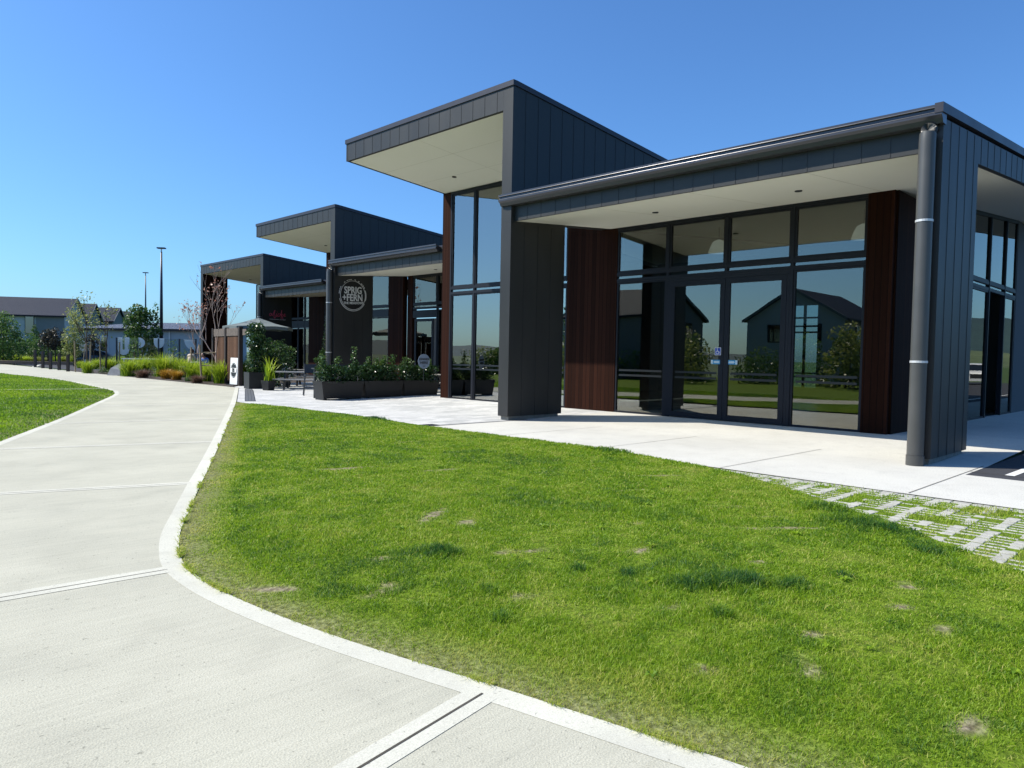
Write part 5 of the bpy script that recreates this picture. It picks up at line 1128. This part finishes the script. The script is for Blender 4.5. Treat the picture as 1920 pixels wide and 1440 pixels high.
for i, (xc, D, L, he, hr, lab) in enumerate(((163, 103, 7.5, 5.4, 7.9, 'second gabled house with a dark roof, just right of the long house'), (211, 114, 6.5, 5.9, 8.0, 'third gabled dark roofed house, stepping away behind the flat building'), (232, 122, 4, 5.9, 7.9, 'smallest farthest gabled dark roof, rightmost of the stepping houses'))):
    c = camxy(xc, 690, D); c.z = 0; house('house', lab, c, angf, L, 6.5, he, hr, wall='wall_g', wins=(('f', -2.0, 3.2, 1.4, 1.3),), over=.25)
A = camxy(150, 690, 84); B = camxy(380, 690, 82); A.z = B.z = 0; d = B-A; L = d.length
t = thing('flat_building', 'long single storey grey building with a low pale metal roof behind the glass screen', 'building', tuple(A), math.atan2(d.y, d.x))
MB().box(0, L, 0, 10, 0, 3.75).obj('wall', MT['wall_b'], t)
b = MB(); b.add([(-.5, -.5, 3.76), (L+.5, -.5, 3.76), (L+.5, 10.5, 3.76), (-.5, 10.5, 3.76), (-.5, -.5, 3.98), (L+.5, -.5, 3.98), (L+.5, 10.5, 3.98), (-.5, 10.5, 3.98), (4.5, 4.5, 4.85), (L-.2, 4.8, 4.85)], [(3, 2, 1, 0), (0, 1, 5, 4), (1, 2, 6, 5), (2, 3, 7, 6), (3, 0, 4, 7), (4, 5, 9, 8), (5, 6, 9), (6, 7, 8, 9), (7, 4, 8)]); b.obj('roof', MT['roof_l'], t)
MB().box(-.55, L+.55, -.6, -.505, 3.75, 3.97).obj('gutter', MT['frame'], t)
for xp, w, z0, h in ((197, 12, .6, 2.4), (292, 18, .2, 2.7)):
    x = (xp-150)/230*L; ww = w/230*L; f = MB().box(x-ww/2-.08, x+ww/2+.08, -.06, -.003, z0-.08, z0+h+.08).obj('window', MT['white'], t); MB().box(x-ww/2, x+ww/2, -.075, -.0605, z0, z0+h).obj('pane', MT['hglass'], f)
MB().tube([((320-150)/230*L, -.12, 0), ((320-150)/230*L, -.12, 3.75)], .06, 8).obj('downpipe', MT['white'], t)
MB().box(-.03, 1.6, -.05, -.003, 0, 3.74).obj('corner_panel', MT['wall_w'], t)

# ------------------------------------------------------------------ cars
def car(name, label, loc, rz, paint, suv=False):
    t = thing(name, label, 'car', loc, rz); H = 1.75 if suv else 1.45; L = 4.7 if suv else 4.2; W2 = .93 if suv else .87; g0 = .3 if suv else .22
    n = 12
    prof = [(-L/2, g0+.15), (-L/2+.02, .75*H*.62), (-L/2+.15, H*.58), (-L/2+1.15, H*.64), (-L/2+1.75, H*.93), (-L/2+2.3, H), (L/2-1.1, H*.99), (L/2-.35, H*.9 if suv else H*.8), (L/2-.06, H*.6), (L/2, H*.42), (L/2-.05, g0+.1)]
    top = [3, 4, 5, 6, 7, 8]
    b = MB(); N_ = len(prof); rows = []
    for s_, y in ((-1, -1), (-1, -.86), (1, .86), (1, 1)): rows.append(y)
    v = []
    for y in (-1, -.93, -.5, .5, .93, 1):
        for i, (x, z) in enumerate(prof):
            k = 1.0 if abs(y) < .9 else (.985 if abs(y) < .99 else .93); inw = 1 if z < H*.66 else 1-.22*(z-H*.66)/(H*.34)
            zz = z if abs(y) < .99 else (z-.05 if z > H*.5 else z+.02); v.append((x*k if abs(x) > L/2-.4 else x, y*W2*inw, zz))
    f = []
    for j in range(5):
        for i in range(N_-1): f.append((j*N_+i, j*N_+i+1, (j+1)*N_+i+1, (j+1)*N_+i))
        f.append((j*N_+N_-1, j*N_, (j+1)*N_, (j+1)*N_+N_-1))
    f.append(tuple(range(N_))); f.append(tuple(range(5*N_, 6*N_))[::-1]); b.add(v, f); o = b.obj('body', MT[paint], t, smooth=True); o.modifiers.new('e', 'EDGE_SPLIT').split_angle = radians(40)
    MT.setdefault('cglass', mat('car_glass', (.01, .012, .015), .08, 0, .9))
    for sy in (-1, 1):
        z0, z1 = H*.67, H*.92
        MB().add([(-L/2+1.3, sy*(W2*.985), z0), (L/2-.75, sy*(W2*.985), z0), (L/2-1.0, sy*W2*.86, z1), (-L/2+1.85, sy*W2*.86, z1)], [(0, 1, 2, 3)]).obj('side_window', MT['cglass'], t)
        for x in (-L/2+.85, L/2-.85):
            w = MB().tube([(x, sy*(W2-.2), .33), (x, sy*(W2+.01), .33)], .33, 20).obj('wheel', MT['black'], t); MB().tube([(x, sy*(W2+.011), .33), (x, sy*(W2+.02), .33)], .2, 12).obj('rim', MT['strap'], w)
        MB().box(-L/2-.01, -L/2+.12, sy*.62-.2, sy*.62+.2, H*.42, H*.53).obj('headlight', MT['strap'], t); MB().box(L/2-.12, L/2+.01, sy*.66-.17, sy*.66+.17, H*.46, H*.58).obj('tail_light', MT.setdefault('red', mat('red_lamp', (.4, .01, .01), .3)), t)
    MB().add([(-L/2+1.17, -W2*.8, H*.66), (-L/2+1.17, W2*.8, H*.66), (-L/2+1.7, W2*.7, H*.925), (-L/2+1.7, -W2*.7, H*.925)], [(0, 1, 2, 3)]).obj('windscreen', MT['cglass'], t, loc=(-.02, 0, .015))
    MB().add([(L/2-.07, -W2*.75, H*.65), (L/2-.07, W2*.75, H*.65), (L/2-.35, W2*.66, H*.88), (L/2-.35, -W2*.66, H*.88)], [(0, 1, 2, 3)]).obj('rear_window', MT['cglass'], t, loc=(.03, 0, .01))
    MB().box(-L/2-.02, -L/2+.1, -.45, .45, H*.3, H*.5).obj('grille', MT['black'], t); MB().box(-L/2-.04, -L/2+.1, -W2*.9, W2*.9, g0, g0+.2).obj('bumper', MT['strap'] if suv else MT[paint], t); return t
MT['paint_k'] = mat('black_car_paint', (.012, .015, .025), .2, .2, .5, coat=.6); MT['paint_w'] = mat('white_car_paint', (.75, .75, .75), .3, 0, .5, coat=.5)
p = camxy(189, 690, 74); car('parked_car', 'dark parked hatchback seen through the sapling stakes', (p.x, p.y, 0), -.75+pi+.35, 'paint_k')

# ------------------------------------------------------------------ people
MT['skin'] = mat('skin', (.42, .24, .17), .55); MT['hair'] = mat('auburn_hair', (.09, .025, .015), .6, noise=.4, nscale=30); MT['hairb'] = mat('dark_hair', (.02, .014, .01), .6)
def skinned(name, V, E_, R_, m, parent, lv=2):
    me = bpy.data.meshes.new(name); me.from_pydata(V, E_, []); me.materials.append(m); o = bpy.data.objects.new(name, me); COL.objects.link(o); o.parent = parent
    s_ = o.modifiers.new('skin', 'SKIN'); lay = me.skin_vertices[0] if me.skin_vertices else None
    if lay is None:
        bm = bmesh.new(); bm.from_mesh(me); bm.verts.layers.skin.verify(); bm.to_mesh(me); bm.free(); lay = me.skin_vertices[0]
    for i, r_q in enumerate(R_): lay.data[i].radius = (r_q if hasattr(r_q, '__len__') else (r_q, r_q)); lay.data[i].use_root = (i == 0)
    s_.use_smooth_shade = True; q = o.modifiers.new('sub', 'SUBSURF'); q.levels = lv; q.render_levels = lv; return o
def seated(label, loc, rz, top, hair, skirt, lean=.12, arm=0):
    t = thing('person', label, 'person', loc, rz)      # faces -Y, hips at z=.5
    V = [(0, .0, .52), (0, .01, .72), (0, .0-lean*.3, .92), (0, -lean*.6, 1.04), (0, -lean*.8, 1.12), (0, -lean-.02, 1.2), (0, -lean-.04, 1.3)]; E_ = [(0, 1), (1, 2), (2, 3), (3, 4), (4, 5), (5, 6)]; R_ = [(.17, .13), (.15, .11), (.17, .11), (.12, .09), (.055, .055), (.08, .09), (.06, .08)]
    for s_ in (-1, 1):
        o = len(V); V += [(s_*.1, -.05, .5), (s_*.12, -.45, .5), (s_*.12, -.45, .12), (s_*.12, -.6, .05)]; E_ += [(0, o), (o, o+1), (o+1, o+2), (o+2, o+3)]; R_ += [.09, .065, .042, .035]
        o = len(V); el = (s_*.26, -.12, .78); ha = (s_*.12, -.42, .82) if not (arm and s_ > 0) else (s_*.14, -.3, 1.12); V += [(s_*.19, -lean*.5, 1.02), el, ha, (ha[0]*.85, ha[1]-.09, ha[2]+.01)]; E_ += [(3, o), (o, o+1), (o+1, o+2), (o+2, o+3)]; R_ += [.06, .045, .028, .02]
        for k in range(5):
            q = len(V); fx = (k-2)*.018; V += [(V[o+3][0]+fx, V[o+3][1]-.035, V[o+3][2]), (V[o+3][0]+fx*1.3, V[o+3][1]-.07, V[o+3][2]-.02)]; E_ += [(o+3, q), (q, q+1)]; R_ += [.009, .007]
    skinned('body', V, E_, R_, MT['skin'], t, 1)
    V = [(0, .0, .5), (0, .01, .72), (0, -lean*.3, .92), (0, -lean*.6, 1.03)]; E_ = [(0, 1), (1, 2), (2, 3)]; R_ = [(.2, .16), (.18, .14), (.21, .14), (.13, .1)]
    for s_ in (-1, 1): o = len(V); V += [(s_*.2, -lean*.5, 1.02), (s_*.27, -.12, .79), (s_*.16, -.36, .81)]; E_ += [(3, o), (o, o+1), (o+1, o+2)]; R_ += [.08, .065, .05]
    skinned('top', V, E_, R_, top, t, 1)
    b = MB(); b.ball((0, -lean-.005, 1.275), .115, 14, 10, (.9, 1.05, 1.15)); b.ball((0, -lean+.06, 1.2), .09, 12, 8, (1.0, .8, 1.3)); b.obj('hair', hair, t, smooth=True)
    b = MB(); b.ball((0, -lean-.055, 1.25), .095, 14, 10, (.85, .95, 1.15)); b.ball((0, -lean-.152, 1.24), .016, 8, 6); b.obj('face', MT['skin'], t, smooth=True)
    b = MB(); [b.ball((s_*.035, -lean-.137, 1.265), .011, 8, 6) for s_ in (-1, 1)]; b.obj('eyes', MT['hairb'], t); MB().box(-.025, .025, -lean-.147, -lean-.13, 1.195, 1.203).obj('mouth', MT.setdefault('lip', mat('lip', (.3, .08, .07), .5)), t)
    V = [(0, .0, .5)]; E_ = []; R_ = [(.19, .16)]
    for s_ in (-1, 1): o = len(V); V += [(s_*.11, -.1, .5), (s_*.12, -.45, .51), (s_*.12, -.45, .14)]; E_ += [(0, o), (o, o+1), (o+1, o+2)]; R_ += [.11, .085, .06]
    skinned('trousers', V, E_, R_, skirt, t, 1); return t
MT['c_cream'] = mat('cream_knit', (.5, .42, .33), .9); MT['c_red'] = mat('brick_red_cloth', (.25, .06, .03), .8); MT['c_blue'] = mat('bright_blue_cloth', (.04, .12, .38), .8); MT['c_dark'] = mat('dark_cloth', (.03, .035, .05), .8)
p = camxy(357, 690, 43.5); seated('seated person with auburn hair in a cream top, raising a hand, behind the grasses', (p.x, p.y, .3), radians(120), MT['c_cream'], MT['hair'], MT['c_red'], .14, 1)
p2_ = camxy(386, 690, 41.5); seated('seated person in a bright blue top in front of the dark end fin', (p2_.x, p2_.y, .12), radians(-60), MT['c_blue'], MT['hairb'], MT['c_dark'], .2)
for q, zz, l in ((p, .3, 'low timber bench under the person in cream'), (p2_, .12, 'low timber bench under the person in blue')):
    t = thing('bench', l, 'bench', (q.x, q.y, 0), .5); MB().box(-.7, .7, -.2, .2, .37+zz-.05, .37+zz).obj('seat', MT['tabletop'], t); [MB().box(x-.04, x+.04, -.15, .15, 0, .319+zz).obj('leg', MT['black'], t) for x in (-.55, .55)]
p = camxy(370, 690, 42); t = thing('cafe_table', 'small round pale table between the two seated people', 'table', (p.x, p.y, 0)); MB().tube([(0, 0, .92), (0, 0, .96)], .35, 24).obj('table_top', MT['white'], t); MB().tube([(0, 0, 0), (0, 0, .919)], .04, 8).obj('pedestal', MT['black'], t)
# magpie like garden ornaments on the sapling
# ------------------------------------------------------------------ what the windows mirror: the other side of the lawn
def rhouse(label, x, y, rz, L, Wd, he, hr, **k): return house('house', label, (x, y, 0), rz, L, Wd, he, hr, **k)
RH = [(-24, 22, 1), (-22, 33, 0), (-25, 45, 1), (-28, 8, 0), (-26, -8, 1)]
for i, (x, y, g_) in enumerate(RH):
    rhouse('dark two storey house across the lawn, mirrored in the near windows (number %s along the street)' % ['two', 'three', 'four', 'one', 'zero'][i] if False else ['gabled two storey house across the lawn opposite the right-hand window', 'gabled two storey house across the lawn opposite the glass doors', 'gabled two storey house across the lawn opposite the tall window', 'two storey house across the lawn opposite the corner pier', 'two storey house across the lawn beyond the road'][i],
           x, y, (0 if g_ else -pi/2), 9 if g_ else 8, 8 if g_ else 8.5, 5.0, 7.3, wall='wall_g' if i % 2 else 'wall_b', wins=(('g', 2.5, 3.2, 1.4, 1.4), ('g', 5.5, 3.2, 1.2, 1.4), ('g', 4, .8, 2.2, 1.6), ('f', -3, 3.2, 1.6, 1.3), ('f', -3, .7, 1.8, 1.6)))
r = random.Random(77)
for i in range(22):
    y = -6+i*2.7+r.uniform(-1, 1); x = -12+r.uniform(-3.5, 3.0); w = r.uniform(2.6, 4.6)
    shrub('hedge_bush', 'loose green bush in the border across the lawn, seen only as a reflection', 'shrub', (x, y, 0), w*1.1, r.uniform(1.9, 3.8), 'leaf_m' if i % 4 else 'leaf_y', 1700, .2, 120+i, z0=.05, nb=14, top=.5, group='bushes across the lawn')
shrub('street_tree', 'round crowned street tree across the lawn opposite the tall windows', 'tree', (-16, 41, 0), 4.5, 7.2, 'leaf_m', 3000, .28, 150, trunk=2.2, z0=.2, nb=24)
shrub('street_tree', 'small street tree across the lawn near the road end', 'tree', (-15, 3, 0), 3.5, 5.0, 'leaf_m', 2000, .25, 151, trunk=1.6, z0=.2, nb=20)
# car park side (mirrored in the end windows)
car('parked_car', 'white four wheel drive in the car park, mirrored in the end window', (71.4, -5.5, 0), -.3, 'paint_w', True)
# hills
def hills(name, az0, az1, dist, hmax, seed, m):
    n = 120; b = MB(); v = []; r = np.random.default_rng(seed); ph = r.random(8)*6.28
    for i in range(n+1):
        a = radians(az0+(az1-az0)*i/n); e = sin(pi*i/n)**.5; h = hmax*e*(.62+.16*sin(a*9+ph[0])+.12*sin(a*21+ph[1])+.06*sin(a*47+ph[2])+.03*sin(a*90+ph[3]))
        for k, (dd_, hh_) in enumerate(((0, -2), (.12, h*.35), (.3, h*.8), (.45, h), (.8, h*.5))): v.append((sin(a)*dist*(1+dd_), cos(a)*dist*(1+dd_), hh_))
    f = [(i*5+k, (i+1)*5+k, (i+1)*5+k+1, i*5+k+1) for i in range(n) for k in range(4)]
    b.add(v, f); o = b.obj(name, m, smooth=True); tag(o, kind='structure')
MT['hill_f'] = layered('hazy_forest_hill', (.035, .07, .075), (.03, .055, .06), (.05, .09, .085), .006, .03, None, bs=.2, bump=.2)  # forest green with the blue haze of distance put into the colour
MT['hill_g'] = layered('grass_hill', (.11, .15, .07), (.07, .1, .05), (.17, .2, .1), .01, .05, None, bs=.2, bump=.2)
hills('hills', 70, 200, 1500, 230, 1, MT['hill_f']); hills('near_hills', 85, 190, 700, 42, 2, MT['hill_g'])
hills('far_hills', -80, -20, 2500, 90, 3, MT['hill_f'])
